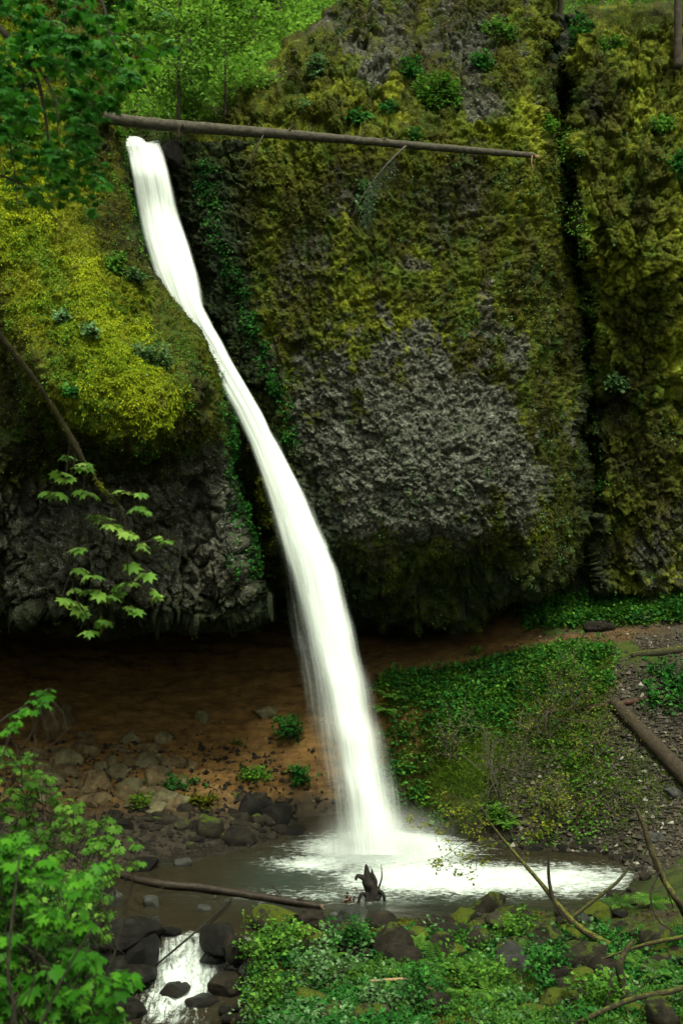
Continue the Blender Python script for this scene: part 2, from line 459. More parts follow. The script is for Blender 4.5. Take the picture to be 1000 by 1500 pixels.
M['stone_lush'] = m_stone('deep moss stone', (0.0120, 0.0102, 0.0066), (0.0330, 0.0300, 0.0180), (0.0720, 0.0660, 0.0480), moss=.34, moss_col=(.12, .12, .010))
M['stone_dark'] = m_stone('brown shore stone', (.007, .0055, .0035), (.022, .017, .011), (.058, .046, .030), moss=-.12, wet=.35, moss_col=(.09, .09, .01))
M['bright_leaf'] = m_leaf('bright sapling leaves', (.05, .14, .02), (.13, .28, .035), (.24, .42, .07), .5, .08, .5)
M['maple_mid'] = m_leaf('yellow green maple leaves', (.035, .11, .012), (.075, .19, .02), (.17, .33, .045), .42, .1, 2.)
M['herb_mid'] = m_leaf('mid green bank leaves', (.016, .06, .010), (.042, .125, .018), (.12, .25, .035), .35, .05, .9)
M['scrubby'] = m_leaf('olive scrub leaves', (.04, .07, .008), (.09, .13, .012), (.17, .23, .025), .4, .04, 1.5)
# ================================================================ cliffs
# each cliff: an outline (photo position, rounding width, rounding depth) and a depth field; built as a real rough surface at its distance
def grid_axis(*seg):
    return np.concatenate([np.arange(a, b, s) for a, b, s in seg])

SURF = {}
def build_cliff(name, xs, ys, depth, outline, attrs_fn, disp_fn, cull=14, slope=.12, jit=None):
    px, py = np.meshgrid(xs, ys)
    jx = px+14*vnoise(np.stack([px/45, py/45, 0*px], -1), 5)+6*vnoise(np.stack([px/14, py/14, 0*px], -1), 6)
    jy = py+12*vnoise(np.stack([px/45, py/45, 0*px+9], -1), 7)+6*vnoise(np.stack([px/14, py/14, 0*px+4], -1), 8)
    if jit is not None: k = jit(px, py); jx = px+(jx-px)*k; jy = py+(jy-py)*k
    D = depth(px, py); fade = 1.
    keep = np.ones(px.shape, bool)
    if outline is not None:
        o = np.array(outline, float)
        sd, (w, R) = poly_sd(jx, jy, o[:, :2], o[:, 2:])
        r = np.clip(1-sd/np.maximum(w, 1), 0, 1)
        D = D+R*(1-np.sqrt(np.maximum(1-r*r, 0)))+np.where(sd < 0, -sd*slope, 0)
        keep = sd > -cull
        fade = 1-.8*sstep(.55, 1.15, 1-sd/np.maximum(w, 1))
    base = P(px, py, D)
    gx = np.gradient(base, axis=1); gy = np.gradient(base, axis=0)
    n = np.cross(gx, gy); n /= np.linalg.norm(n, axis=-1)[..., None]+1e-9
    n = np.where((n[..., 1] > 0)[..., None], -n, n)
    pos = base+n*(disp_fn(base, px, py)*fade)[..., None]
    at = attrs_fn(base, px, py)
    H, W = px.shape
    idx = np.arange(H*W).reshape(H, W)
    k = keep[:-1, :-1] & keep[1:, :-1] & keep[:-1, 1:] & keep[1:, 1:]
    q = np.stack([idx[:-1, :-1], idx[1:, :-1], idx[1:, 1:], idx[:-1, 1:]], -1)[k]
    used = np.zeros(H*W, bool); used[q.ravel()] = True
    remap = np.cumsum(used)-1
    me = raw_mesh(name, pos.reshape(-1, 3)[used], None, remap[q], {a: np.clip(b, 0, 1).ravel()[used] for a, b in at.items()})
    o = link(name, me, M['cliff']); tag(o, kind='structure')
    gx = np.gradient(pos, axis=1); gy = np.gradient(pos, axis=0)
    n = np.cross(gx, gy); area = np.linalg.norm(n, axis=-1); n /= area[..., None]+1e-9
    n = np.where((n[..., 1] > 0)[..., None], -n, n)
    SURF[name] = dict(px=px, py=py, pos=pos, n=n, area=area*keep, keep=keep, **{a: np.clip(b, 0, 1) for a, b in at.items()})
    return o

def rough_rock(p, big=.5, mid=.22, small=.07, col=1., fs=1.):
    """stone relief; col < 1 stretches it into upright columns"""
    q = p*np.array([1, 1, col])
    h1, e1, _ = facets(q*.6*fs+.3*fbm(p*1.1, 2, 3)[..., None], 11, .5)
    h2, e2, _ = facets(q*1.9*fs+.35*fbm(p*2.1, 2, 4)[..., None], 23, .6)
    h3, e3, _ = facets(q*5.2*fs**.5+.3*fbm(p*5., 2, 5)[..., None], 37, .7)
    return big*h1+mid*h2-mid*.45*(1-sstep(0, .12, e2))+small*h3-small*.5*(1-sstep(0, .15, e3))+.1*fbm(p*.9, 3, 8)+small*.5*fbm(p*9, 3, 9)

# --- the big wall in the middle
def d_main(px, py):
    d = 33.4-1.5*blob(px, py, 590, 560, 230, 330)-.7*blob(px, py, 640, 720, 130, 110)
    d = d+np.clip((200-py)/200, 0, 2)**1.2*2.2
    d = d+2.6*sstep(760, 862, px)
    d = d+1.1*sstep(520, 330, px)*sstep(900, 500, py)
    d = d+3.4*np.clip((py-755)/165, 0, 1.5)**1.7
    d = d+.35*np.sin(px/31.)*sstep(240, 60, py)
    return d
o_main = [(262, 205, 45, 2.), (330, 160, 40, 2), (392, 112, 45, 2.5), (445, 62, 50, 2.5), (505, 8, 40, 2.5), (560, -70, 30, 2), (600, -300, 20, 1),
          (800, -300, 20, 1.), (812, 30, 22, 2.2), (822, 190, 20, 2.2), (842, 330, 20, 2.), (860, 560, 18, 2.), (866, 790, 18, 2.), (862, 832, 20, 1.5),
          (800, 850, 12, 1), (752, 876, 12, 1), (712, 915, 10, 1), (620, 922, 8, 1), (530, 922, 10, 1), (480, 915, 18, 1.2), (420, 905, 20, 1.5), (385, 820, 26, 2),
          (352, 660, 30, 2.2), (322, 560, 30, 2.2), (295, 450, 30, 2.2), (272, 340, 35, 2.2), (250, 250, 30, 2)]
def a_main(p, px, py):
    n = fbm(p*.45, 3, 51); vs = fbm(p*np.array([2.4, 2.4, .22]), 3, 53); bl = fbm(p*.9, 3, 54)
    n5 = fbm(p*1.6, 4, 52, .7)
    grey = sstep(-.45, .5, (1-np.hypot((px-608)/215, (py-665)/165))*1.1+n*1.0+n5*1.0)*sstep(820, 760, py)*sstep(420, 440, px)
    cols = blob(px, py, 560, 75, 95, 75)+blob(px, py, 690, 120, 40, 110)*.8
    moss = .80+.22*n+.16*n5+.16*vs-grey*.64-cols*.38-.3*sstep(.15, .5, bl)+.14*blob(px, py, 500, 470, 160, 60)+.2*sstep(770, 800, px)
    moss = moss-.25*blob(px, py, 430, 480, 80, 160)-.2*blob(px, py, 630, 330, 120, 110)
    wet = sstep(770, 850, py)*.8+.75*sstep(395, 330, px+.0*py)*sstep(200, 260, py)+.7*line_mask(px, py, [(285, 250), (330, 430), (400, 600), (455, 760), (505, 900)], [50, 45, 50, 50, 60])
    wet = wet+.8*line_mask(px, py, [(822, 200), (850, 400), (864, 620), (866, 850)], [18, 16, 22, 40])
    hue = .40+.45*n+.30*vs+.25*bl+.22*blob(px, py, 500, 440, 190, 70)+.15*blob(px, py, 760, 260, 60, 260)-.1*sstep(780, 860, px)-.12*cols
    pale = grey*.95+cols*.45+.05+.2*n5+.25*blob(px, py, 470, 330, 100, 120)+.25*blob(px, py, 780, 420, 25, 160)
    return dict(moss=moss-.1*np.clip(wet, 0, 1), hue=hue-.04, wet=wet, pale=pale)
def r_main(p, px, py):
    c = .45+.0*px
    up = sstep(260, 160, py)*sstep(700, 560, px)
    a = rough_rock(p, .22, .11, .09, .85, 1.5)+.12*fbm(p*5.5, 4, 77, .75)
    b = rough_rock(p+9, .38, .28, .10, .28)
    low = sstep(760, 850, py)
    e = rough_rock(p+4, .5, .45, .12, .4)
    r = a*(1-up)+b*up
    w1 = np.abs(fbm(np.stack([p[..., 0]*.55, p[..., 1]*.3, p[..., 2]*.09+.5], -1)+.12*fbm(p*1.2, 3, 78)[..., None], 2, 79))
    w2 = np.abs(fbm(np.stack([p[..., 0]*.18, p[..., 1]*.3, p[..., 2]*.6+.5], -1)+.10*fbm(p*1.4, 3, 76)[..., None], 2, 74))
    r = r-.20*(1-sstep(0, .05, w1))-.13*(1-sstep(0, .04, w2))*sstep(520, 300, py)
    return r*(1-low)+e*low
build_cliff('cliff_face', grid_axis((235, 880, 1.7)), grid_axis((-300, -20, 7), (-20, 945, 1.7)), d_main, o_main, a_main, r_main)

# --- the bulging wall on the stream's other side
def d_side(px, py):
    d = 31.3-3.6*sstep(210, 600, py)*(1-.45*sstep(150, 345, px))
    e = np.interp(px, [-50, 0, 60, 110, 180, 250, 340], [430, 480, 575, 640, 665, 655, 640])
    d = d+1.9*sstep(e-45, e+85, py)+.6*sstep(800, 915, py)
    d = d-.9*blob(px, py, 20, 330, 90, 200)-1.0*blob(px, py, 190, 570, 110, 75)-.9*line_mask(px, py, [(20, 180), (60, 400), (120, 540), (200, 600)], [120, 120, 110, 100])
    d = d+.5*sstep(40, -200, px)*0+.35*np.sin(px/37.+py/60)
    return d+.9*sstep(150, -50, py)
o_side = [(-330, -300, 5, .1), (120, -300, 30, 2), (128, -20, 40, 2), (150, 90, 30, 2), (165, 180, 28, 2), (180, 215, 28, 2.), (187, 300, 30, 2.), (213, 380, 36, 2.2), (251, 432, 40, 2.4),
          (289, 478, 40, 2.4), (315, 535, 40, 2.6), (329, 600, 40, 2.8), (335, 700, 36, 2.8), (365, 800, 34, 2.6), (391, 905, 20, 2.), (330, 918, 8, 1), (250, 908, 8, 1),
          (160, 922, 8, 1), (60, 912, 8, 1), (-60, 925, 8, 1), (-330, 915, 8, 1)]
def a_side(p, px, py):
    n = fbm(p*.5, 3, 61)
    moss = 1.05-.95*sstep(650, 730, py+20*n+.12*(px-150))+.15*n-.5*blob(px, py, 310, 690, 45, 110)
    hue = .33+.6*n+.46*line_mask(px, py, [(20, 100), (50, 300), (100, 440), (150, 560), (220, 600)], [90, 110, 120, 130, 90])-.35*sstep(600, 680, py)-.35*blob(px, py, 0, 600, 70, 90)  # moss hue, also carrying the ridge's light and the shade below it
    hue = hue-.25*blob(px, py, 290, 470, 80, 110)-.2*blob(px, py, 210, 300, 60, 80)
    wet = .9*sstep(845, 915, py)+.8*line_mask(px, py, [(186, 215), (208, 340), (262, 435), (330, 545), (350, 700), (395, 905)], [20, 14, 12, 16, 22, 30])+.05*sstep(660, 740, py)
    pale = .5*sstep(670, 740, py)*sstep(915, 870, py)*(.7+.9*n)+.35*blob(px, py, 290, 660, 50, 70)
    return dict(moss=moss, hue=hue, wet=wet, pale=pale)
def r_side(p, px, py):
    low = sstep(650, 730, py)
    m = .30*fbm(p*1.2, 4, 71, .55)+.22*fbm(p*3.1*np.array([1, 1, .7]), 4, 72, .6, True)+.10*fbm(p*9*np.array([1, 1, .6]), 3, 73)
    return m*(1-low)+rough_rock(p, .55, .62, .16, .42)*low
build_cliff('mossy_cliff', grid_axis((-330, -30, 8), (-30, 425, 1.7)), grid_axis((-300, -20, 7), (-20, 945, 1.7)), d_side, o_side, a_side, r_side, jit=lambda x, y: .3+.7*sstep(150, 100, x))

# --- the wall beyond the cleft
def d_far(px, py):
    return 34.4+2.4*sstep(200, 830, py)-.9*blob(px, py, 960, 480, 70, 260)+.8*np.clip((120-py)/120, 0, 2)+.6*np.sin(py/70.)*.5
o_far = [(832, 60, 26, 1.8), (850, 25, 30, 1.8), (905, 15, 30, 2), (1010, 22, 30, 2), (1350, -60, 20, 2), (1350, 900, 5, .3), (1000, 865, 10, .4), (862, 870, 10, .5),
         (868, 600, 16, 1.6), (858, 400, 16, 1.6), (838, 240, 16, 1.6)]
def a_far(p, px, py):
    n = fbm(p*.5, 3, 81); vs = fbm(p*np.array([2.2, 2.2, .25]), 3, 83)
    moss = .85+.3*n+.15*vs-.45*sstep(700, 830, py)*sstep(880, 960, px)
    hue = .44+.5*n+.3*vs+.12*blob(px, py, 930, 150, 70, 130)+.18*blob(px, py, 980, 420, 60, 200)
    wet = .85*line_mask(px, py, [(822, 200), (845, 330), (862, 620), (866, 860)], [22, 18, 26, 44])
    return dict(moss=moss-.4*np.clip(wet, 0, 1), hue=hue, wet=wet, pale=.12+.3*n)
build_cliff('cliff_beyond_cleft', grid_axis((800, 1030, 1.8), (1030, 1360, 8)), grid_axis((-70, 10, 5), (10, 900, 1.8)), d_far, o_far, a_far,
            lambda p, px, py: rough_rock(p+5, .5, .26, .10, .6, 1.3))

# --- wet chute the water slides down, and the cleft
def a_wet(p, px, py):
    n = fbm(p*.6, 3, 91)
    return dict(moss=.45+.3*n-.3*sstep(600, 850, py), hue=.42+.3*n, wet=.85+0*px, pale=0*px)
def d_chute(px, py):
    return 35.5-1.2*sstep(420, 210, py)+.002*(py-205)+1.6*blob(px, py, 380, 700, 70, 200)
build_cliff('wet_chute', grid_axis((150, 560, 2.6)), grid_axis((206, 900, 2.6)), d_chute, None, a_wet, lambda p, px, py: rough_rock(p+2, .4, .3, .1, .5))
build_cliff('cleft', grid_axis((800, 900, 2.6)), grid_axis((20, 870, 2.6)), lambda px, py: 36.9+.8*sstep(100, 860, py), None, a_wet, lambda p, px, py: rough_rock(p+3, .4, .3, .1, .5))

# --- ceiling of the hollow under the overhang
t = np.linspace(0, 1, 50)[:, None]
cx = grid_axis((-330, 880, 7))[None]
lipd = np.where(cx < 400, d_side(np.minimum(cx, 398.), 912.+0*cx)+1.0, d_main(np.clip(cx, 400, 860), 915.+0*cx)+1.1)
lipy = np.interp(cx, [-330, 60, 160, 250, 330, 398, 480, 530, 620, 712, 752, 800, 862, 900], [915, 912, 922, 908, 918, 905, 915, 922, 922, 915, 876, 850, 832, 820])-8
zl = CAMZ+(750-lipy)/F*lipd
dd = lipd*(1-t)+t*44.5
pos = np.stack([(cx-500)/F*(lipd*(1-t)+t*44.5), dd, zl+.2*t+.9*np.sin(t*np.pi)], -1)
pos[..., 2] += rough_rock(pos, .5, .3, .1, 1.)
idx = np.arange(pos.shape[0]*pos.shape[1]).reshape(pos.shape[:2])
q = np.stack([idx[:-1, :-1], idx[:-1, 1:], idx[1:, 1:], idx[1:, :-1]], -1).reshape(-1, 4)
zz = np.zeros(pos.shape[:2])
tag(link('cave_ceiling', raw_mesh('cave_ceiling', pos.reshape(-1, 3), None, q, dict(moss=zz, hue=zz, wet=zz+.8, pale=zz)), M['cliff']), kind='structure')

# ================================================================ ground
CP = []
def cp(px, row, y): CP.append(tuple(P(px, row, y)))
for px, lst in {
    -160: [(1220, 30), (1120, 34), (1060, 38), (950, 42)], -40: [(1225, 29.8), (1120, 33.6), (1065, 36), (950, 39)],
    150: [(1240, 30.3), (1150, 33.), (1085, 35.8), (950, 39.)], 300: [(1225, 31), (1150, 33.4), (1075, 36.), (950, 39.)],
    430: [(1215, 31.8), (1120, 34.3), (1040, 36.6), (950, 39)], 560: [(1195, 32), (1100, 33.6), (1005, 35.6), (955, 38.2), (905, 41)],
    700: [(1232, 30.8), (1100, 33), (985, 35.5), (930, 37.8), (890, 40)], 850: [(1248, 29.5), (1100, 32.3), (948, 35.4), (925, 36.6), (845, 38.6)],
    1000: [(1262, 28.3), (1100, 31.3), (948, 34.6), (925, 35.8), (850, 37.6)], 1160: [(1230, 28), (1000, 32.6), (900, 36.4)],
    }.items():
    for r, y in lst: cp(px, r, y)
for a in [(450, 1360, 24.3), (600, 1362, 24.2), (780, 1345, 24.6), (940, 1320, 25), (1020, 1285, 26.4), (400, 1400, 23.2), (450, 1500, 19.4), (650, 1500, 18.9), (850, 1500, 18), (1000, 1500, 17), (1000, 1400, 21.2),
          (850, 1410, 22.1), (640, 1430, 21.8), (80, 1500, 19), (110, 1410, 22.3), (0, 1320, 25.2), (-120, 1380, 22), (-120, 1290, 26)]: cp(*a)
for x, y, z in [(-6, 12, 2.9), (0, 12, 3.), (6, 12, 3.3), (-6, 6, 5.6), (0, 6, 5.8), (6, 6, 6.), (-6, 0, 8.2), (0, 0, 8.4), (6, 0, 8.5), (0, -4, 8.8), (0, -15, 10.5), (15, -12, 11), (-15, -12, 11), (0, -40, 15), (30, -30, 17), (-30, -30, 17),  # rise behind the camera is unseen, added to block low sky light
                (-32, 0, 18), (32, 0, 18), (-32, 20, 10), (32, 20, 12), (-30, 34, 6), (30, 34, 12), (-14, 12, 3), (14, 12, 4), (12, 20, 2.2), (-14, 46, 6), (0, 46, 7), (14, 46, 8.5), (-10, 20, .6)]: CP.append((x, y, z))
CP = np.array(CP, float)
def tps(r2): return .5*r2*np.log(r2+1e-9)
_K = tps(((CP[:, None, :2]-CP[None, :, :2])**2).sum(-1))+np.eye(len(CP))*.02
_A = np.zeros((len(CP)+3,)*2); _A[:-3, :-3] = _K; _A[:-3, -3] = 1; _A[:-3, -2:] = CP[:, :2]; _A[-3, :-3] = 1; _A[-2:, :-3] = CP[:, :2].T
_W = np.linalg.solve(_A, np.r_[CP[:, 2], 0, 0, 0])
def wpt(px, row, z=0.):
    y = (CAMZ-z)*F/(row-750); return [(px-500)/F*y, y]
POOL = [(392, 1236), (335, 1248), (285, 1262), (205, 1272), (150, 1285), (135, 1325), (118, 1352), (150, 1372), (345, 1372), (352, 1346), (420, 1336), (480, 1334), (540, 1348), (650, 1342), (720, 1322), (800, 1330), (870, 1322),
        (915, 1303), (935, 1275), (880, 1250), (750, 1243), (640, 1222), (600, 1196), (520, 1190), (450, 1196)]
POOLW = np.array([wpt(*a) for a in POOL])
LOW = np.array([wpt(180, 1368), wpt(345, 1368), wpt(335, 1430, -1.), wpt(350, 1500, -1.2), [-2.2, 17.5], [-5, 14], [-14, 11], [-26, 9], [-26, 13], [-14, 15], [-8, 17], wpt(150, 1500, -1.2), wpt(170, 1430, -1.)])
def G(x, y, fine=True):
    """height of the ground"""
    x = np.asarray(x, float); y = np.asarray(y, float); sh = x.shape
    xf, yf = x.ravel(), y.ravel(); z = np.empty(len(xf))
    for i in range(0, len(xf), 40000):
        a, b = xf[i:i+40000], yf[i:i+40000]
        z[i:i+40000] = tps((a[:, None]-CP[:, 0])**2+(b[:, None]-CP[:, 1])**2)@_W[:-3]+_W[-3]+_W[-2]*a+_W[-1]*b
    z = z.reshape(sh)
    p = np.stack([x, y, 0*x], -1)
    if fine: z = z+.12*fbm(p*.7, 4, 101)+.05*fbm(p*3.5, 3, 102)*(1+1.2*blob(x, y, 9, 32, 8, 6))
    s1 = poly_sd(x, y, POOLW); s2 = poly_sd(x, y, LOW)
    k = sstep(0, 1.3, -s1); z = np.where(s1 < 0, (.02+.12*k)*(1-k)+z*k, -np.minimum(.45, s1*.5)-.03)
    drop = -1.25*sstep(24.75, 24.05, y)-.15*sstep(23, 20, y)
    k = sstep(0, 1.1, -s2)
    z2 = np.where(s2 < 0, (drop+.02+.12*k)*(1-k)+z*k, drop-np.minimum(.4, s2*.5)-.03)
    return np.where(s1 > .3, z, np.where(s2 > -1.1, np.minimum(z, z2), z))
gx = grid_axis((-60, -20, 2), (-20, -13, .25), (-13, 14, .075), (14, 20, .25), (20, 61, 2))
gy = grid_axis((-60, 0, 2), (0, 17, .4), (17, 40, .075), (40, 46, .2), (46, 49, .5))
X, Y = np.meshgrid(gx, gy); Z = G(X, Y)
pxg = 500+X/np.maximum(Y, 1)*F; pyg = 750+(CAMZ-Z)/np.maximum(Y, 1)*F
vis = Y > 17
n = fbm(np.stack([X, Y, Z], -1)*.5, 3, 111); n2 = fbm(np.stack([X, Y, Z], -1)*1.6, 3, 112)
hollow = vis*sstep(620, 560, pxg+.0*pyg+(pyg-980)*-.4)*sstep(1215, 1165, pyg-10*n)*sstep(28, 31, Y)
bank_up = vis*np.clip(sstep(0, 18, np.interp(pxg, [430, 520, 560, 640, 700, 760, 850, 1000], [1010, 1010, 1000, 985, 975, 955, 940, 932])-pyg), 0, 1)*sstep(905, 870, pxg)*sstep(33, 35, Y)
path = vis*line_mask(pxg, pyg, [(640, 975), (720, 962), (780, 948), (860, 934), (940, 926), (1060, 918)], [14, 14, 14, 13, 13, 15])*sstep(33, 34, Y)
red = np.clip(hollow+bank_up*(1-sstep(740, 830, pxg))+.55*path, 0, 1)
scree = vis*np.clip(sstep(-.15, .25, n*.6+1-np.hypot((pxg-890)/165, (pyg-1160)/115))+sstep(-.1, .2, n*.5+1-np.hypot((pxg-980)/120, (pyg-1060)/120)), 0, 1)*sstep(27, 29, Y)
green = np.clip(.62+.5*n2, 0, 1)*(1-red)*(1-scree*.9)
green = green*(1-.9*path)*np.where(vis, 1, .9)+.5*vis*blob(pxg, pyg, 640, 1140, 60, 35)
green = np.clip(green, 0, 1)*(1-.6*vis*sstep(1130, 1180, pyg)*sstep(520, 420, pxg)*sstep(28, 30, Y))
s1 = poly_sd(X, Y, POOLW); s2 = poly_sd(X, Y, LOW)
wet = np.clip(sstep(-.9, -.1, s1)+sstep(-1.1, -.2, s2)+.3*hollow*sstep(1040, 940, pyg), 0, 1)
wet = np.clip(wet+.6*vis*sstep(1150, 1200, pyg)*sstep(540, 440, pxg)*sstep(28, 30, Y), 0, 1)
# soft relief of the earth under the overhang: worn ledges
Z = Z+hollow*(.30*fbm(np.stack([X*.35, Y*1.3, pyg*.03], -1)*1.1, 4, 120, .6, True)+.10*facets(np.stack([X, Y, Z], -1)*1.3, 5, .5)[0]+.06*fbm(np.stack([X, Y, Z], -1)*4, 3, 121))
idx = np.arange(X.size).reshape(X.shape)
q = np.stack([idx[:-1, :-1], idx[:-1, 1:], idx[1:, 1:], idx[1:, :-1]], -1).reshape(-1, 4)
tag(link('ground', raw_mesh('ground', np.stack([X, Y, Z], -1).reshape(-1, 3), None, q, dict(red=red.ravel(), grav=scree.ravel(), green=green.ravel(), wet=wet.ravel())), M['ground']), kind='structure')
GR = dict(X=X, Y=Y, Z=Z, px=pxg, py=pyg)

def hit(px, row, far=42., near=16.):
    """the ground point seen at a photo position"""
    ys = np.arange(near, far, .05)
    p = P(px, row, ys); g = G(p[:, 0], p[:, 1], False)
    k = np.nonzero(p[:, 2] <= g)[0]
    return p[k[0]] if len(k) else p[-1]

# --- back wall of the hollow
wx = grid_axis((-400, 900, 6)); wz = grid_axis((0, 1, .025))
A, B = np.meshgrid(wx, wz)
bp = np.stack([(A-500)/F*43.5, 43.6+0*A-1.2*B, 2.+B*9.], -1)
bp[..., 1] -= rough_rock(bp, .5, .3, .1, 1.6)+.3*np.sin(B*11)
idx = np.arange(A.size).reshape(A.shape)
q = np.stack([idx[:-1, :-1], idx[:-1, 1:], idx[1:, 1:], idx[1:, :-1]], -1).reshape(-1, 4)
one = np.ones(A.size)
tag(link('cave_wall', raw_mesh('cave_wall', bp.reshape(-1, 3), None, q, dict(red=one*.8, grav=one*0, green=one*0, wet=one*.3)), M['ground']), kind='structure')

# --- hillside above the falls
hx = grid_axis((-500, 60, 12), (60, 560, 3), (560, 1400, 12)); hy = grid_axis((-420, -20, 10), (-20, 222, 3))
A, B = np.meshgrid(hx, hy)
hd = 36.2+(215-B)/215*19+2.5*np.sin(A/60.)*sstep(200, 60, B)+6*blob(A, B, 290, 60, 50, 45)
hp = P(A, B, hd); hp[..., 1] += .8*fbm(hp*.5, 4, 131)
SURF['hillside'] = dict(px=A, py=B, pos=hp)
gxn = np.gradient(hp, axis=1); gyn = np.gradient(hp, axis=0); nn = np.cross(gxn, gyn); ar = np.linalg.norm(nn, axis=-1); nn /= ar[..., None]
SURF['hillside'].update(n=np.where((nn[..., 2] < 0)[..., None], -nn, nn), area=ar)
idx = np.arange(A.size).reshape(A.shape)
q = np.stack([idx[:-1, :-1], idx[1:, :-1], idx[1:, 1:], idx[:-1, 1:]], -1).reshape(-1, 4)
one = np.ones(A.size)
rd = blob(A, B, 170, 90, 70, 90).ravel()
tag(link('hillside', raw_mesh('hillside', hp.reshape(-1, 3), None, q, dict(red=rd*.8, grav=one*0, green=one*.95-rd, wet=(blob(A, B, 290, 45, 40, 40)).ravel())), M['ground']), kind='structure')  # wet only darkens the gap among the bushes, its shade put into colour

# ================================================================ water
def m_pool():
    s = NT('stream water')
    fo = s.attr('foam')
    n = s.noise(1., 5, .6, vec=s.pos((1.2, 3.5, 1)), dist=.6); nf = s.noise(1., 6, .7, vec=s.pos((2.2, 5., 1)), dist=1.4)
    ns = s.noise(1., 5, .7, vec=s.pos((9., 2.2, 1.2)), dist=.8); sz = s.n('ShaderNodeSeparateXYZ'); s.l(s.pos(), sz.inputs[0])
    low = s.ramp(s.math('MULTIPLY', sz.outputs[2], -4), [(.1, (0, 0, 0)), (.5, (1, 1, 1))])
    nf = s.mix(low, nf, ns)
    nh = s.noise(1., 5, .75, vec=s.pos((6, 13., 3)), dist=1.)
    f = s.math('ADD', s.math('MULTIPLY', fo, s.mix(low, (1.4,)*3, (1.0,)*3)), s.math('MULTIPLY', s.math('SUBTRACT', s.mix(.35, nf, nh), .5), 2.5))
    f = s.math('MULTIPLY', s.ramp(f, [(.25, (0, 0, 0)), (1., (1, 1, 1))], 'EASE'), s.ramp(fo, [(.02, (0, 0, 0)), (.12, (1, 1, 1))]))
    col = s.mix(s.attr('teal'), s.mix(n, (.012, .010, .006), (.028, .023, .013)), (.03, .043, .034))
    col = s.mix(f, col, s.mix(s.ramp(nh, [(.35, (0, 0, 0)), (.6, (1, 1, 1))]), (.30, .35, .32), (.62, .66, .62)))
    nrm = s.bump(s.math('ADD', n, s.math('MULTIPLY', s.noise(1., 4, .6, vec=s.pos((6, 16, 1)), dist=.5), .35)), .05, .5)
    p = s.pbr(col, s.math('MULTIPLY_ADD', f, .6, .09), nrm, .5); p.inputs['IOR'].default_value = 1.33
    return s.done(p.outputs[0])
M['water'] = m_pool()
wx = grid_axis((-26, -11, .3), (-11, 11, .05)); wy = grid_axis((9, 19, .15), (19, 34, .05))
X, Y = np.meshgrid(wx, wy)
s1 = poly_sd(X, Y, POOLW); s2 = poly_sd(X, Y, LOW)
drop = -1.05*sstep(24.4, 23.55, Y+.18*fbm(np.stack([X*2, Y*0, 0*X], -1), 2, 7))-.15*sstep(23.4, 22.4, Y)
step = 0
inlow = (s2 > -.4) & (s1 < .3)
Z = np.where(Y < 24.6, drop+step, 0)
px = 500+X/Y*F; py = 750+(CAMZ-Z)/Y*F
# churn where the fall lands, spreading and drifting away
cxw, cyw = wpt(560, 1245)
r1 = np.hypot((X-cxw-.1)/2.0, (Y-cyw)/1.5)
foam = 1.3*np.exp(-r1**2*.85)
foam = np.maximum(foam, 1.1*blob(X, Y, 2.9, 28.0, 3.3, 1.15)*sstep(-1.8, .6, X))
foam = np.maximum(foam, .7*blob(X, Y, 5.6, 27.9, 2.8, 1.3))
foam = np.maximum(foam, .7*blob(X, Y, -.6, 29.1, 1.5, .8))
foam = np.maximum(foam, .33*blob(X, Y, .2, 26.6, 4., .9))
foam = foam*sstep(25.3, 26.6, Y+.3*fbm(np.stack([X, Y, 0*X], -1)*.9, 3, 140))
casc = blob(X, Y, -3.62, 23.95, .8, .5)*.85+.62*blob(X, Y, -3.75, 23.4, .8, .4)+.42*blob(X, Y, -4.25, 22.95, .8, .3)+.32*blob(X, Y, -3.7, 22.6, .9, .3)+.25*blob(X, Y, -3.9, 21.9, 1.1, .4)
foam = np.maximum(foam, casc*sstep(24.6, 24.3, Y+.12*vnoise(np.stack([X*5, 0*X, 0*X], -1), 3)))
teal = np.clip(blob(X, Y, -1.0, 28.3, 1.7, 1.7)*.8+.5*blob(X, Y, 2, 26.5, 4, 1.), 0, 1)
Zr = Z+.03*fbm(np.stack([X*1.5, Y*3, 0*X], -1), 3, 141)+foam*.10*fbm(np.stack([X*2.2, Y*2.6, 0*X], -1), 4, 142)+.28*np.exp(-r1**2*1.6)
Zr += (.05+np.clip(casc, 0, 1))*.32*fbm(np.stack([X*3.2, Y*1.6, 0*X], -1), 4, 143)*sstep(24.5, 24.1, Y)
keep = (s1 > -.5) | inlow
k = keep[:-1, :-1] & keep[1:, :-1] & keep[:-1, 1:] & keep[1:, 1:]
idx = np.arange(X.size).reshape(X.shape)
q = np.stack([idx[:-1, :-1], idx[:-1, 1:], idx[1:, 1:], idx[1:, :-1]], -1)[k]
used = np.zeros(X.size, bool); used[q.ravel()] = True; remap = np.cumsum(used)-1
tag(link('water', raw_mesh('water', np.stack([X, Y, Zr], -1).reshape(-1, 3)[used], None, remap[q], dict(foam=np.clip(foam, 0, 1).ravel()[used], teal=teal.ravel()[used])), M['water']), kind='structure')

# --- the fall: nested curved sheets of streaming water, thinning to wisps at the sides
ROW = np.array([203, 225, 250, 300, 350, 400, 450, 480, 500, 550, 600, 650, 700, 750, 800, 850, 900, 950, 1000, 1050, 1100, 1150, 1200, 1252])
LFT = np.array([174, 183, 187, 195, 205, 220, 242, 262, 277, 310, 338, 361, 378, 392, 402, 412, 420, 428, 437, 446, 454, 461, 466, 470])

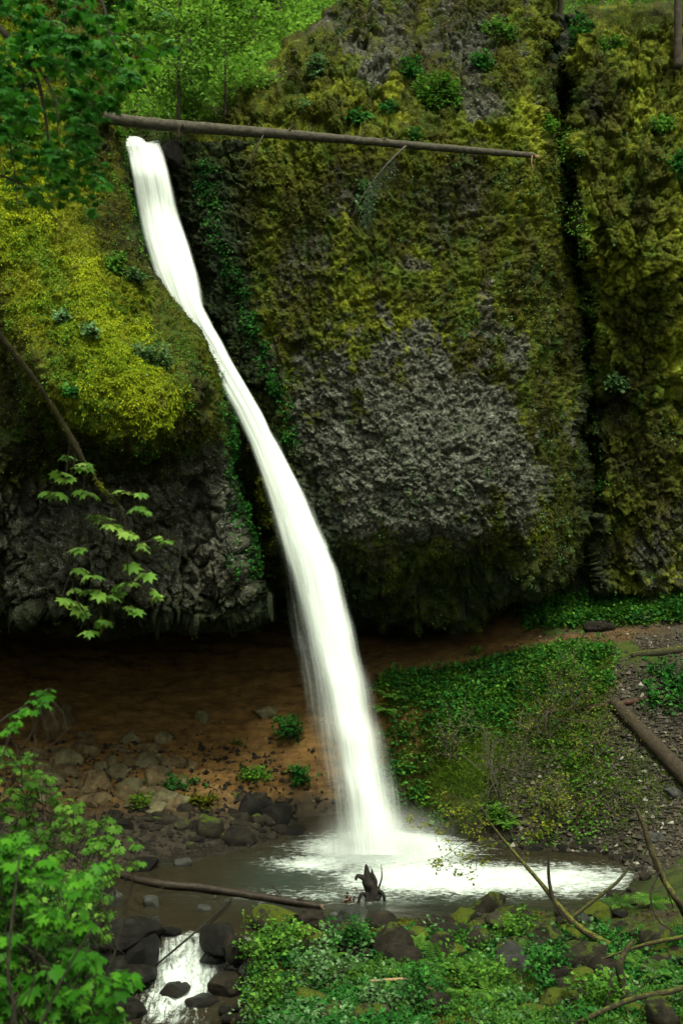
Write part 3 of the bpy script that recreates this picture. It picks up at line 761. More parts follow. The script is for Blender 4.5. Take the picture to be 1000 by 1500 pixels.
RGT = np.array([236, 244, 251, 263, 279, 295, 304, 316, 328, 354, 383, 412, 438, 462, 488, 505, 520, 535, 551, 565, 579, 594, 610, 624])
COR = np.array([.0, .0, .0, .0, .0, .0, .0, .0, .0, .0, .0, .0, .0, .02, .04, .06, .07, .08, .09, .09, .09, .09, .09, .08])
def m_fall(name, dens, soft, su, seed):
    s = NT(name)
    uv = s.n('ShaderNodeCombineXYZ'); s.l(s.attr('u'), uv.inputs[0]); s.l(s.attr('v'), uv.inputs[1]); uv.inputs[2].default_value = seed
    def st(a, b, det, dist=0.):
        m = s.n('ShaderNodeVectorMath', operation='MULTIPLY'); s.l(uv.outputs[0], m.inputs[0]); m.inputs[1].default_value = (a, b, 1)
        return s.noise(1, det, .6, vec=m.outputs[0], dist=dist)
    n1 = st(su*1.6, .22, 3, .2); n2 = st(su*6, .7, 3); n3 = st(3., .9, 3, .5)
    a = s.attr('dens')
    f = s.math('ADD', s.math('MULTIPLY', a, dens), s.math('MULTIPLY', s.math('SUBTRACT', s.math('MULTIPLY_ADD', n1, .6, s.math('MULTIPLY', n2, .4)), .5), 2.6*soft))
    f = s.math('ADD', f, s.math('MULTIPLY', s.math('SUBTRACT', n3, .5), .7*soft))
    f = s.ramp(f, [(.15, (0, 0, 0)), (.95, (1, 1, 1))], 'EASE')
    f = s.math('MULTIPLY', f, s.ramp(a, [(0., (0, 0, 0)), (.62, (1, 1, 1))], 'EASE'))
    col = s.mix(n2, (.82, .87, .84), (.95, .97, .95))
    d = s.n('ShaderNodeBsdfDiffuse'); s.l(col, d.inputs[0]); t = s.n('ShaderNodeBsdfTranslucent'); s.l(col, t.inputs[0])
    s.l(s.bump(s.math('ADD', n1, s.math('MULTIPLY', n2, .35)), .05, .22), d.inputs['Normal'])
    m1 = s.n('ShaderNodeMixShader'); m1.inputs[0].default_value = .22; s.l(d.outputs[0], m1.inputs[1]); s.l(t.outputs[0], m1.inputs[2])
    tr = s.n('ShaderNodeBsdfTransparent')
    m2 = s.n('ShaderNodeMixShader'); s.l(f, m2.inputs[0]); s.l(tr.outputs[0], m2.inputs[1]); s.l(m1.outputs[0], m2.inputs[2])
    return s.done(m2.outputs[0])
fall = empty('waterfall', (0.9, 30.2, 0), 'tall white silky waterfall plunging from the notch down into the pool', 'waterfall')
def fall_sheet(name, mat, ins, thick, back, core, wide=0., prof=1., seed=0):
    v = np.r_[np.linspace(0, .014, 14), np.linspace(.016, 1, 410)][:, None]; u = np.linspace(0, 1, 46)[None]
    row = 203+v*(1252-203); L = np.interp(row, ROW, LFT); R = np.interp(row, ROW, RGT); c = np.interp(row, ROW, COR)
    w = R-L; Lc = L+w*c*core-wide*w+ins*w; Rc = R+wide*w*.6-ins*w
    Lc = Lc+2*vnoise(np.stack([row/90, row*0, row*0+seed], -1), 3)*(.3+v); Rc = Rc+3.5*vnoise(np.stack([row/40, row*0, row*0+seed+9], -1), 4)*(.3+v)
    D0 = 34.0-.7*sstep(203, 260, row)-1.3*sstep(250, 480, row)-.9*sstep(400, 900, row)-.8*sstep(600, 1246, row)
    s = 2*u-1
    px = Lc+(Rc-Lc)*u
    wm = (Rc-Lc)/F*31
    D = D0+back-thick*wm*np.sqrt(np.maximum(1-s*s*.98, 0))
    D = D+.10*fbm(np.stack([u*9+0*v, v*3+0*u, 0*u+0*v+seed], -1), 3, 150)*wm.clip(.6, 3)*.5
    D = D+.8*np.clip(1-v/.012, 0, 1)**1.5
    row = row+(7*u+3*np.sin(u*9+seed))*(1-sstep(0, .03, v))-3*(1-sstep(0, .03, v))
    p = P(px, row, D)
    e = np.minimum(u, 1-u)*2
    dens = 1-(1-e)**(3.2-1.9*sstep(.35, .85, v))*prof
    dens = dens*sstep(-.004, .002, v)
    return px, row, p, dens, u*(wm*.55)+0*v, v*14+0*u, v
def sheet(name, mat, dfun=None, **k):
    px, row, p, dens, uu, vv, v = fall_sheet(name, mat, **k)
    if dfun is not None: dens = dfun(dens, px, row, v)
    idx = np.arange(p.shape[0]*p.shape[1]).reshape(p.shape[:2])
    q = np.stack([idx[:-1, :-1], idx[1:, :-1], idx[1:, 1:], idx[:-1, 1:]], -1).reshape(-1, 4)
    return link(name, raw_mesh(name, p.reshape(-1, 3), None, q, dict(dens=np.clip(dens, 0, 1).ravel(), u=uu.ravel(), v=vv.ravel())), mat, fall)
m_a = m_fall('dense falling water', 1.35, .26, 4., 1.); m_b = m_fall('streaming water', .60, .30, 5., 5.); m_c = m_fall('thin wisps of spray', .52, .24, 5., 9.)
lowl = lambda v: 1-.5*sstep(.45, .75, v)*np.clip(1-UU*2.4, 0, 1)**.8
UU = np.linspace(0, 1, 46)[None]
sheet('water_curtain', m_a, lambda d, x, r, v: d*lowl(v)*(1-.36*sstep(.5, 1, v)), ins=.03, thick=.32, back=0., core=1., prof=1., seed=1)
sheet('water_curtain', m_b, lambda d, x, r, v: d*lowl(v)*(1-.42*sstep(.5, 1, v)), ins=.0, thick=.42, back=-.12, core=.8, wide=.0, prof=1., seed=2)
UU = np.linspace(0, 1, 46)[None]; asym = lambda v: 1-.45*sstep(.5, .65, v)*(1-UU)**.7
sheet('water_veil', m_b, lambda d, x, r, v: d*asym(v)*(.3+.6*sstep(.3, .6, v)), ins=0., thick=.25, back=.25, core=.35, wide=.04, prof=1., seed=3)
sheet('water_veil', m_c, lambda d, x, r, v: d*asym(v)*(.2+.75*sstep(.3, .6, v)), ins=0., thick=.5, back=-.2, core=0., wide=.09, prof=1., seed=4)
sheet('water_veil', m_c, lambda d, x, r, v: d*sstep(.45, .8, v), ins=0., thick=.7, back=-.3, core=.2, wide=.16, prof=1., seed=6)

# --- mist at the foot of the fall
s = NT('mist'); pv = s.n('ShaderNodeVolumePrincipled'); pv.inputs['Color'].default_value = (.95, .97, .95, 1)
tc = s.n('ShaderNodeTexCoord'); gr = s.n('ShaderNodeTexGradient', gradient_type='QUADRATIC_SPHERE'); s.l(tc.outputs['Object'], gr.inputs[0])
s.l(s.math('MULTIPLY', s.math('MULTIPLY', gr.outputs['Fac'], s.noise(.9, 3, .6)), MIST := 3.5), pv.inputs['Density'])
s.l(pv.outputs[0], s.out.inputs['Volume']); M['mist'] = s.m
bm = bmesh.new(); bmesh.ops.create_icosphere(bm, subdivisions=3, radius=1); me = bpy.data.meshes.new('mist'); bm.to_mesh(me); bm.free()
o = link('mist', me, M['mist']); o.location = (1.15, 29.3, .2); o.scale = (2.6, 1.5, 1.7); tag(o, kind='stuff')
# ================================================================ stones
def ico(sub):
    bm = bmesh.new(); bmesh.ops.create_icosphere(bm, subdivisions=sub, radius=1)
    v = np.array([x.co[:] for x in bm.verts]); f = np.array([[w.index for w in x.verts] for x in bm.faces]); bm.free(); return v, f
ICO = {k: ico(k) for k in (2, 3, 4)}
def stone_shape(seed, sub=4, cuts=12, round_=.5):
    r = np.random.default_rng(seed); v, f = ICO[sub]; v = v.copy()
    for i in range(cuts):
        n = r.normal(size=3); n /= np.linalg.norm(n); d = r.uniform(.52, .88)
        k = v@n-d; v -= np.maximum(k, 0)[:, None]*n*(1-round_*.25)
    v = v*(1+.15*fbm(v*1.3+seed, 3, seed % 97)[:, None]+.08*fbm(v*3.6+seed, 4, seed % 89, .6)[:, None])
    v /= np.abs(v).max(0)
    return v*.5, f
def stone(name, loc, size, mat, label, group=None, seed=1, rz=0., tilt=0., sub=4, sink=.3, cat='rock', me=None):
    v, f = stone_shape(seed, sub)
    c, s_ = math.cos(tilt), math.sin(tilt)
    v = v@np.array([[c, 0, s_], [0, 1, 0], [-s_, 0, c]]); v = rotz(v, rz)
    v = v*np.array(size)+np.array([0, 0, size[2]*(.5-sink)])
    o = link(name, raw_mesh(name, v, f, None), M[mat]); o.location = [float(q) for q in loc]
    return tag(o, label, cat, group)
def stone_px(px, py, w, h, mat, label, name='boulder', z=None, **k):
    """stone whose outline is w by h around px, py in the photo"""
    if z is None: p = hit(px, py+h*.42)
    else:
        a = wpt(px, py+h*.42, z); p = np.array([a[0], a[1], z])
    sc = p[1]/F; k.setdefault('seed', int(px*7+py*13)); k.setdefault('rz', (px*.37) % 3.1); k.setdefault('tilt', ((px+py) % 7-3)*.06)
    return stone(name, p+np.array([0, w*sc*.2, 0]), (w*sc*1.05, w*sc*.85, h*sc*1.25), mat, label, **k)
for a in [
    (85, 1050, 64, 58, 'stone_red', 'largest broad brown boulder resting against the dark earth bank under the overhang'),
    (122, 1080, 40, 22, 'stone_green', 'olive green rounded stone at the foot of the largest earth bank boulder'),
    (190, 1080, 37, 26, 'stone_green', 'rounded olive stone lying alone above the rubble pile'),
    (237, 1081, 30, 28, 'stone_green', 'pale brown stone topping the rubble pile beside the rounded olive stone'),
    (298, 1051, 27, 32, 'stone_green', 'small upright egg shaped stone alone on the bare brown earth bank'),
    (389, 1040, 46, 30, 'stone_green', 'pale blocky boulder high on the bare earth nearest the waterfall'),
    (52, 1106, 36, 24, 'stone_red', 'rounded brown stone below the largest earth bank boulder, near the leafy sprig'),
    (98, 1115, 48, 42, 'stone_green', 'speckled olive boulder in the rubble pile with small green leaves beside it'),
    (280, 1120, 19, 23, 'stone_red', 'small upright brown pebble like stone at the end of the rubble pile'),
    (217, 1098, 40, 24, 'stone_red', 'flat brown stone under the pale topping stone of the rubble pile'),
    (224, 1138, 42, 38, 'stone_red', 'large square brown block in the middle of the rubble pile'),
    (259, 1115, 32, 18, 'stone_red', 'flat tan stone between the square block and the small upright stone'),
    (140, 1142, 48, 38, 'stone_red', 'wide brown boulder low in the rubble pile, ferny leaves above it'),
    (170, 1106, 52, 17, 'stone_red', 'long flat brown slab across the top of the rubble pile'),
    (128, 1172, 38, 22, 'stone_red', 'low brown stone at the foot of the rubble pile'),
    (180, 1158, 34, 26, 'stone_red', 'squat brown stone wedged beneath the square block of the rubble pile')]:
    stone_px(*a[:5], a[5], group='stones of the rubble pile under the overhang', sink=.38)
g = 'small stones scattered through the rubble pile'
for i in range(90):
    t = rng.random(); px = 40+230*rng.random(); py = 1092+85*rng.random()+.12*(px-150)
    w = rng.uniform(14, 42); stone_px(px, py, w, w*rng.uniform(.5, .8), random.choice(['stone_red', 'stone_red', 'stone_green']), 'small brown stone among the rubble below the overhang', 'stone', group=g, seed=int(i*31), sub=3, sink=.34)
g = 'small dark stones along the shaded far shore'
for i in range(80):
    px = rng.uniform(160, 440); py = 1165+rng.uniform(0, 75)*(1-.0*px)
    w = rng.uniform(9, 30); stone_px(px, py, w, w*rng.uniform(.45, .75), random.choice(['stone_dark', 'stone_wet', 'stone_moss', 'stone_dark']), 'small dark damp stone on the shaded shore between rubble and pool', 'stone', group=g, seed=int(i*37+5), sub=3)
for a in [
    (291, 1207, 13, 10, 'stone_grey', 'tiny pale stone on the shaded shore'),
    (268, 1263, 26, 11, 'stone_grey', 'flat pale stone at the edge of the still pool', 0),
    (210, 1267, 44, 22, 'stone_wet', 'low black stone at the still pool edge above the floating log', 0),
    (350, 1222, 60, 34, 'stone_dark', 'broad dark mossy ledge stone at the pool edge behind the still water'),
    (305, 1212, 50, 30, 'stone_moss', 'rounded mossy stone on the shaded shore next to the broad dark ledge'),
    (404, 1192, 44, 40, 'stone_wet', 'tall glistening black rock with a trickle running down beside the waterfall'),
    (430, 1222, 44, 24, 'stone_wet', 'low black wet rock between the trickle rock and the waterfall foot'),
    (365, 1180, 40, 36, 'stone_wet', 'black wet rock behind the glistening trickle rock')]:
    stone_px(*a[:5], a[5], z=a[6] if len(a) > 6 else None)
for a in [
    (168, 1316, 20, 30, 'stone_grey', 'upright grey wet stone standing in the shallow stream', -.05),
    (221, 1323, 32, 20, 'stone_grey', 'rounded light grey stone breaking the surface of the shallow stream', -.05),
    (297, 1330, 24, 14, 'stone_grey', 'small flat grey stone in the stream below the floating log', -.05),
    (228, 1346, 12, 9, 'stone_grey', 'tiniest grey stone in the shallow stream above the cascade', -.04),
    (152, 1305, 30, 20, 'stone_wet', 'dark wet stone in the stream beside the maple leaves', -.05),
    (120, 1352, 60, 26, 'stone_wet', 'wide purplish wet stone at the stream edge under the maple leaves', -.05),
    (180, 1372, 112, 34, 'stone_wet', 'long low glossy dark slab damming the stream above the cascade', -.05),
    (250, 1365, 30, 10, 'stone_wet', 'thin wet stone on the very lip of the cascade', -.02),
    (206, 1396, 58, 56, 'stone_wet', 'pointed black boulder beside the white cascade', -.5),
    (185, 1425, 80, 50, 'stone_wet', 'big rounded black boulder below the pointed one', -.9),
    (318, 1372, 52, 40, 'stone_wet', 'rounded black boulder at the cascade lip under the slanting stick', -.15),
    (312, 1398, 44, 20, 'stone_wet', 'low black stone with white water pouring over its sides', -.5),
    (345, 1390, 44, 40, 'stone_dark', 'dark stone holding the leafy bank next to the cascade', -.3),
    (256, 1453, 48, 18, 'stone_wet', 'smooth dark stone in the middle of the lower rapids', -1.1),
    (215, 1443, 36, 16, 'stone_wet', 'low dark stone ringed by foam in the lower rapids', -1.1),
    (300, 1470, 50, 18, 'stone_wet', 'dark flat stone at the leafy side of the lower rapids', -1.2),
    (190, 1480, 60, 26, 'stone_wet', 'dark boulder at the bottom edge of the lower rapids', -1.25),
    (330, 1440, 50, 34, 'stone_dark', 'dark bank stone under the overhanging leaves by the rapids', -1.),
    (262, 1418, 22, 10, 'stone_wet', 'small black stone poking out of the white cascade', -.8)]:
    stone_px(*a[:5], a[5], z=a[6])
for a in [
    (602, 1333, 54, 26, 'stone_moss', 'dark shore boulder with a bright moss cap, close to the black stump'),
    (561, 1350, 42, 26, 'stone_dark', 'low brown stone touching the foot of the black stump'),
    (520, 1345, 50, 30, 'stone_grey', 'flat grey stone on the shore just before the black stump'),
    (572, 1382, 66, 62, 'stone_moss', 'tall brown mossy boulder rising from the ferny bank below the stump'),
    (680, 1341, 38, 20, 'stone_lush', 'small yellow mossy stone at the foaming pool edge'),
    (721, 1324, 56, 30, 'stone_moss', 'large rounded shore boulder next to the white foam with mossy sides'),
    (745, 1345, 62, 34, 'stone_moss', 'grey topped boulder with yellow moss skirts on the near shore'),
    (775, 1362, 52, 26, 'stone_grey', 'smooth brownish grey stone behind the leaning mossy branch'),
    (632, 1352, 36, 16, 'stone_dark', 'flat dark stone at the water line between two mossy boulders'),
    (655, 1362, 40, 18, 'stone_dark', 'broad dark stone just below the small yellow mossy stone'),
    (808, 1378, 74, 40, 'stone_moss', 'wide mossy boulder crossed by the leaning branch'),
    (753, 1405, 52, 56, 'stone_grey', 'blue grey upright stone half hidden in the green bank'),
    (650, 1388, 44, 46, 'stone_moss', 'rounded brown green boulder among the ferns of the near bank'),
    (880, 1338, 50, 28, 'stone_lush', 'brightest yellow moss cushion boulder below the leaning branch'),
    (866, 1400, 84, 50, 'stone_moss', 'large moss mound boulder between the leaning branch and the dark snag'),
    (405, 1352, 76, 42, 'stone_lush', 'broad golden mossy mound at the stream mouth beside the floating log'),
    (452, 1348, 50, 30, 'stone_dark', 'brown stone between the golden mound and the stump'),
    (975, 1388, 56, 30, 'stone_lush', 'moss cushion stone beside the mossy arching trunk'),
    (970, 1484, 60, 46, 'stone_moss', 'brown mossy boulder in the bottom corner of the leafy bank'),
    (780, 1488, 60, 24, 'stone_lush', 'flat mossy stone at the bottom of the leafy bank'),
    (700, 1378, 40, 26, 'stone_dark', 'dark stone in the gap between shore boulders and ferns'),
    (840, 1368, 44, 22, 'stone_lush', 'mossy stone against the base of the leaning branch'),
    (480, 1360, 40, 26, 'stone_dark', 'low dark stone in the herbs in front of the stump'),
    (610, 1372, 40, 24, 'stone_lush', 'green mossy stone beside the tall brown boulder'),
    (920, 1365, 50, 24, 'stone_moss', 'low mossy stone behind the dark snag'),
    (935, 900, 40, 16, 'stone_grey', 'pale flat stone in the green plants above the footpath'),
    (880, 917, 44, 20, 'stone_dark', 'dark stone under the plants at the footpath edge'),
    (960, 870, 60, 24, 'stone_dark', 'dark blocky stone at the foot of the cliff above the path'),
    (985, 1160, 30, 16, 'stone_grey', 'pale flat stone low on the gravel slope'),
    (965, 1225, 34, 14, 'stone_grey', 'pale angular stone at the foot of the gravel slope'),
    (455, 925, 20, 12, 'stone_red', 'small brown stone under the cliff lip behind the waterfall')][:-1]:
    stone_px(*a[:5], a[5])
g = 'mossy stones half buried in the leafy near bank'
for i in range(46):
    px = rng.uniform(400, 1000); py = 1372+rng.uniform(0, 120); w = rng.uniform(22, 62)
    stone_px(px, py, w, w*rng.uniform(.5, .8), random.choice(['stone_moss', 'stone_lush', 'stone_dark', 'stone_moss']), 'brown and green mossy stone half buried among the herbs of the near bank', 'stone', group=g, seed=int(i*53+3), sub=3)
g = 'small stones lining the near shore of the pool'
for i in range(75):
    px = rng.uniform(370, 930); edge = np.interp(px, [340, 420, 480, 540, 650, 720, 800, 870, 930], [1350, 1338, 1336, 1350, 1344, 1326, 1334, 1326, 1300])
    py = edge+rng.uniform(0, 30); w = rng.uniform(9, 26)
    stone_px(px, py, w, w*.6, random.choice(['stone_dark', 'stone_moss', 'stone_wet', 'stone_dark', 'stone_grey']), 'small shore stone on the near edge of the pool', 'stone', group=g, seed=int(i*41+3), sub=3)
g = 'small stones along the far foaming shore'
for i in range(40):
    px = rng.uniform(600, 960); edge = np.interp(px, [600, 640, 750, 880, 935, 960], [1205, 1225, 1243, 1250, 1275, 1290])
    w = rng.uniform(9, 24)
    stone_px(px, edge-rng.uniform(-3, 14), w, w*.6, random.choice(['stone_dark', 'stone_wet']), 'small wet stone at the foot of the slope along the foaming pool', 'stone', group=g, seed=int(i*43+3), sub=3)
g = 'small wet stones beside the lower rapids'
for i in range(34):
    s_ = rng.random() < .5; py = rng.uniform(1375, 1500); px = (rng.uniform(130, 205) if s_ else rng.uniform(318, 360)); w = rng.uniform(10, 26)
    stone_px(px, py, w, w*.6, 'stone_wet', 'small black stone beside the lower rapids', 'stone', z=-1.2*sstep(1370, 1450, py)*.9, group=g, seed=int(i*47+3), sub=3)

for px_, py_, d_, s_, lb in [(250, 226, 34.1, (.8, .9, 1.), 'black wet boulder on the far side of the waterfall lip')]:
    stone('boulder', P(px_, py_+10, d_), s_, 'stone_wet', lb, seed=int(px_), tilt=.3, sink=.3)
# gravel of the slope: nobody could count it
def gravel(name, mask, count, lo, hi, mat, seed):
    r = np.random.default_rng(seed); m = (mask*(GR['Y'] > 17)).ravel(); m = m/m.sum()
    k = r.choice(m.size, count, p=m); X, Y = GR['X'].ravel()[k]+r.uniform(-.05, .05, count), GR['Y'].ravel()[k]+r.uniform(-.05, .05, count); Zz = GR['Z'].ravel()[k]
    v, f = ICO[2] if False else (np.array([[1, 0, 0], [-1, 0, 0], [0, 1, 0], [0, -1, 0], [0, 0, 1], [0, 0, -1], [.6, .6, .5], [-.6, -.5, .55]]), None)
    v = v[:6]; f = np.array([[0, 2, 4], [2, 1, 4], [1, 3, 4], [3, 0, 4], [2, 0, 5], [1, 2, 5], [3, 1, 5], [0, 3, 5]])
    s_ = (lo+(hi-lo)*r.random(count)**3)[:, None, None]*r.uniform(.5, 1.3, (count, 1, 3))*(1+.5*r.normal(size=(count, 6, 3))*.5)
    a = r.random(count)*6.28; c, q = np.cos(a)[:, None], np.sin(a)[:, None]
    w = v[None]*s_; w = np.stack([w[..., 0]*c-w[..., 1]*q, w[..., 0]*q+w[..., 1]*c, w[..., 2]*.8], -1)+np.stack([X, Y, Zz], -1)[:, None]
    mb = MB(); mb.add(w.reshape(-1, 3), (f[None]+np.arange(count)[:, None, None]*6).reshape(-1, 3), None, np.repeat(r.random(count), 6))
    return tag(mb.build(name, mat, smooth=False), kind='stuff')
s = NT('gravel bits'); s.m = s.m
M['gravel'] = s.done(s.pbr(s.ramp(s.attr('rnd'), [(0, (.012, .010, .007)), (.5, (.03, .024, .016)), (.88, (.07, .058, .042)), (.97, (.10, .085, .065)), (1, (.30, .28, .24))]), .85, None, .3).outputs[0])
gp, gq = GR['px'], GR['py']
inwater = sstep(-.1, .0, poly_sd(GR['X'], GR['Y'], POOLW))
gravel('gravel', scree*(1-inwater)*(1-path), 16000, .02, .12, M['gravel'], 3)
gravel('rubble', (1-inwater)*sstep(1075, 1120, gq)*sstep(560, 430, gp)*sstep(28, 30, GR['Y']), 6000, .02, .13, M['stone_dark'], 4)
gravel('gravel', (1-inwater)*(.1*hollow*sstep(1000, 1060, gq)+.6*path+.25*sstep(33, 35, GR['Y'])*sstep(700, 800, gp)), 5000, .015, .07, M['gravel'], 5)

# ================================================================ logs, branches, snags
def pl(*pts):
    """polyline from (px, py, distance) corners"""
    return np.array([P(*a) for a in pts])
def on_ground(pts, lift=0.):
    return np.array([hit(a, b)+np.array([0, 0, lift]) for a, b in pts])
def log_thing(name, label, cat, pts, r, mat, n=60, rough=.12, sides=14, ends='fresh_wood', stubs=0, group=None, jag=False, seed=1):
    pts = np.array(pts); e = empty(name, pts[0], label, cat, group)
    q = resample(pts, n); mb = MB(); tube(mb, q, r, sides, rough, seed); mb.build('trunk', M[mat], e)
    r0 = np.atleast_1d(r)
    if ends:
        t = q[-1]-q[-2]; t /= np.linalg.norm(t); m = MB(); rr = np.random.default_rng(seed)
        for i in range(12):
            o = np.cross(t, rr.normal(size=3)); o /= np.linalg.norm(o); o *= r0[-1]*rr.uniform(0, .7)
            L = r0[-1]*rr.uniform(.8, 3.2 if jag else 1.4); a = q[-1]+o-t*.04
            tube(m, resample([a, a+t*L*.5+o*.1, a+t*L+rr.normal(size=3)*.03], 4), [r0[-1]*.3, r0[-1]*.2, .004], 5)
        m.build('broken_end', M[ends], e)
    rr = np.random.default_rng(seed+5)
    for i in range(stubs):
        k = rr.integers(5, n-5); d = rdir(1, .2)[0]; rad = np.interp(k/n, np.linspace(0, 1, len(r0)), r0); m = MB()
        L = rr.uniform(.12, .45); a = q[k]; tube(m, resample([a, a+d*(rad+L*.5), a+d*(rad+L)+rdir(1)[0]*.08], 5), [rad*.22, .012], 5, .1); m.build('branch_stub', M[mat], e)
    return e, q
LOG, logq = log_thing('fallen_log', 'long slim grey fallen log spanning the gorge above the waterfall, snapped at one end', 'log',
    pl((142, 170, 31.5), (220, 181, 31.7), (330, 190, 31.9), (480, 202, 32.1), (640, 216, 32.2), (782, 228, 32.2)), [.19, .175, .16, .125, .115, .085], 'log', 160, .17, stubs=14, jag=True, seed=3)
m = MB(); tube(m, resample(pl((779, 228, 32.1), (778, 240, 32.05), (783, 252, 32.)), 8), [.02, .012, .003], 5, .1); m.build('splinter', M['fresh_wood'], LOG)
log_thing('fallen_log', 'thick brown mossy log slanting down the gravel slope', 'log', on_ground([(897, 1034), (1045, 1190)], .15), [.19, .23, .25, .26], 'log_brown', 60, .14, seed=5, stubs=3)
log_thing('fallen_log', 'slim reddish dead log lying across the slope above the thick mossy log', 'log', on_ground([(768, 1052), (835, 1044), (900, 1036), (968, 1026)], .10), [.05, .08, .09, .06], 'log_red', 50, .14, seed=6, stubs=4)
log_thing('fallen_log', 'short dark log half buried beside the footpath', 'log', on_ground([(925, 962), (965, 958), (1030, 950)], .05), [.10, .14, .13], 'olive_wood', 40, .14, seed=7)
log_thing('fallen_log', 'wet brown log lying in the shallow stream between pool and bank', 'log', [[*wpt(170, 1282), .06], [*wpt(228, 1299), .10], [*wpt(300, 1307), .12], [*wpt(370, 1317), .10], [*wpt(470, 1334), .12]], [.08, .105, .095, .09, .07], 'log_wet', 80, .24, stubs=4, seed=8)
log_thing('fallen_branch', 'thin dark stick slanting over the small cascade', 'branch', [[*wpt(340, 1316, .1), .1], [*wpt(290, 1362, .15), .15], [*wpt(230, 1413, -.55), -.55]], [.02, .028, .022], 'char', 40, .1, sides=7, ends=None, stubs=1, seed=9)
log_thing('fallen_branch', 'bare tan stick lying on the ferny bank', 'branch', on_ground([(540, 1460), (575, 1458), (603, 1459), (638, 1476)], .32), [.02, .035, .03, .02], 'fresh_wood', 30, .1, sides=7, ends=None, seed=10)

# the black stump on the shore
b0 = hit(545, 1345); D = b0[1]
e = empty('dead_stump', b0, 'black jagged stump standing on the near shore against the white foam', 'stump')
m = MB(); tube(m, resample(pl((546, 1350, D), (547, 1328, D), (545, 1305, D), (538, 1290, D), (537, 1278, D), (536, 1266, D)), 34), [.42, .27, .19, .17, .10, .015], 18, .5, 4)
tube(m, resample(pl((541, 1296, D-.02), (532, 1286, D-.05), (523, 1283, D-.1), (521, 1289, D-.1)), 10), [.10, .07, .06, .03], 8, .3, 5)
for q_ in [((548, 1302, D), (549, 1290, D), (547, 1280, D)), ((543, 1292, D+.05), (545, 1280, D), (544, 1272, D)), ((551, 1318, D-.1), (556, 1310, D), (556, 1302, D)), ((536, 1330, D-.15), (538, 1312, D-.1), (537, 1302, D))]:
    tube(m, resample(pl(*q_), 8), [.09, .06, .01], 7, .5, 8)
m.build('trunk', M['char'], e)
m = MB(); tube(m, resample(pl((552, 1322, D), (555, 1300, D), (559, 1285, D), (558, 1266, D)), 14), [.045, .03, .022, .008], 6, .2, 6); m.build('branch', M['char'], e)
for pts in [((550, 1304, D), (558, 1306, D-.1), (563, 1318, D-.1), (561, 1340, D)), ((540, 1318, D), (530, 1308, D-.2), (524, 1325, D-.2), (522, 1345, D-.1)), ((545, 1320, D-.1), (538, 1335, D-.3), (530, 1352, D-.4)), ((550, 1330, D-.1), (560, 1345, D-.3), (572, 1356, D-.3))]:
    m = MB(); tube(m, resample(pl(*pts), 12), [.05, .04, .03], 6, .25, 7); m.build('root', M['char'], e)
m = MB()
for i in range(90):
    c = P(513, 1322, D-.2)+rng.normal(size=3)*[.12, .12, .13]; put(m, T_quad(.35), [c], rdir(1), rdir(1, .5), rng.uniform(.05, .12))
tag(rebase(m.build('dead_leaf_litter', M['dead_leaf'])), 'clump of rusty dead leaves caught beside the black stump', 'leaves')

def grow(mb, p, d, L, r, lvl, tips, kids=4, spread=.7, up=.1, wob=.25, sides=5, seedr=rng):
    n = 7; pts = [np.array(p, float)]; d = np.array(d, float); d /= np.linalg.norm(d)
    for i in range(n-1):
        d = d+seedr.normal(size=3)*wob*.5+np.array([0, 0, up*.2]); d /= np.linalg.norm(d); pts.append(pts[-1]+d*L/(n-1))
    tube(mb, resample(pts, n), [r, r*.45], sides if lvl > 1 else 3, cap=False)
    if lvl == 0:
        tips.append((pts[-1], d)); tips.append((pts[3], d)); return
    for i in range(kids):
        t = seedr.integers(2, n); q = pts[t]; dd = d+seedr.normal(size=3)*spread; dd[2] += up
        grow(mb, q, dd, L*seedr.uniform(.45, .75), r*.55, lvl-1, tips, kids, spread, up, wob, sides, seedr)
    tips.append((pts[-1], d))

def sprig_leaves(m, tips, tpl, n, rad, size, flat=.6, droop=0.):
    pos = np.array([t[0] for t in tips]); pos = np.repeat(pos, n, 0)+rng.normal(size=(len(pos)*n, 3))*rad
    f = rdir(len(pos)); f[:, 2] = f[:, 2]*.4-droop; nr = rdir(len(pos), 1.2/max(1-flat, .05)*.5, 1)
    put(m, tpl, pos, f, nr, size*rng.uniform(.6, 1.2, len(pos)))

def arch(name, label, cat, pts, r, mat, twigs=(), n=60, sides=10, rough=.18, leaves=None, group=None, seed=3, sprout=0):
    e = empty(name, pts[-1], label, cat, group); q = resample(pts, n); m = MB(); tube(m, q, r, sides, rough, seed); m.build('limb', M[mat], e)
    tips = []; m = MB(); k = 0
    for tw in twigs:
        w = resample(tw[0], 16); w = w+.02*fbm(w*3, 3, 5)[:, None]; tube(m, w, tw[1], 5, .1); k = 1
        for j in range(3, 16, 2):
            if tw[2]: grow(m, w[j], (w[j]-w[j-1])*4+rdir(1)[0]*.5, tw[2]*rng.uniform(.5, 1), tw[1][-1]*.8, 1, tips, 3, .8, 0)
    r0 = np.atleast_1d(r)
    for i in range(sprout):
        j = rng.integers(3, n-2); grow(m, q[j], rdir(1, .2)[0], rng.uniform(.3, .9), .012, 1, tips, 3, .8, .1); k = 1
    if k: m.build('twig', M['twig'], e)
    if leaves and tips:
        m = MB(); sprig_leaves(m, tips, T_quad(.38), leaves[0], leaves[1], leaves[2]); m.build('foliage', M[leaves[3]], e)
    return e
bz = hit(905, 1392)
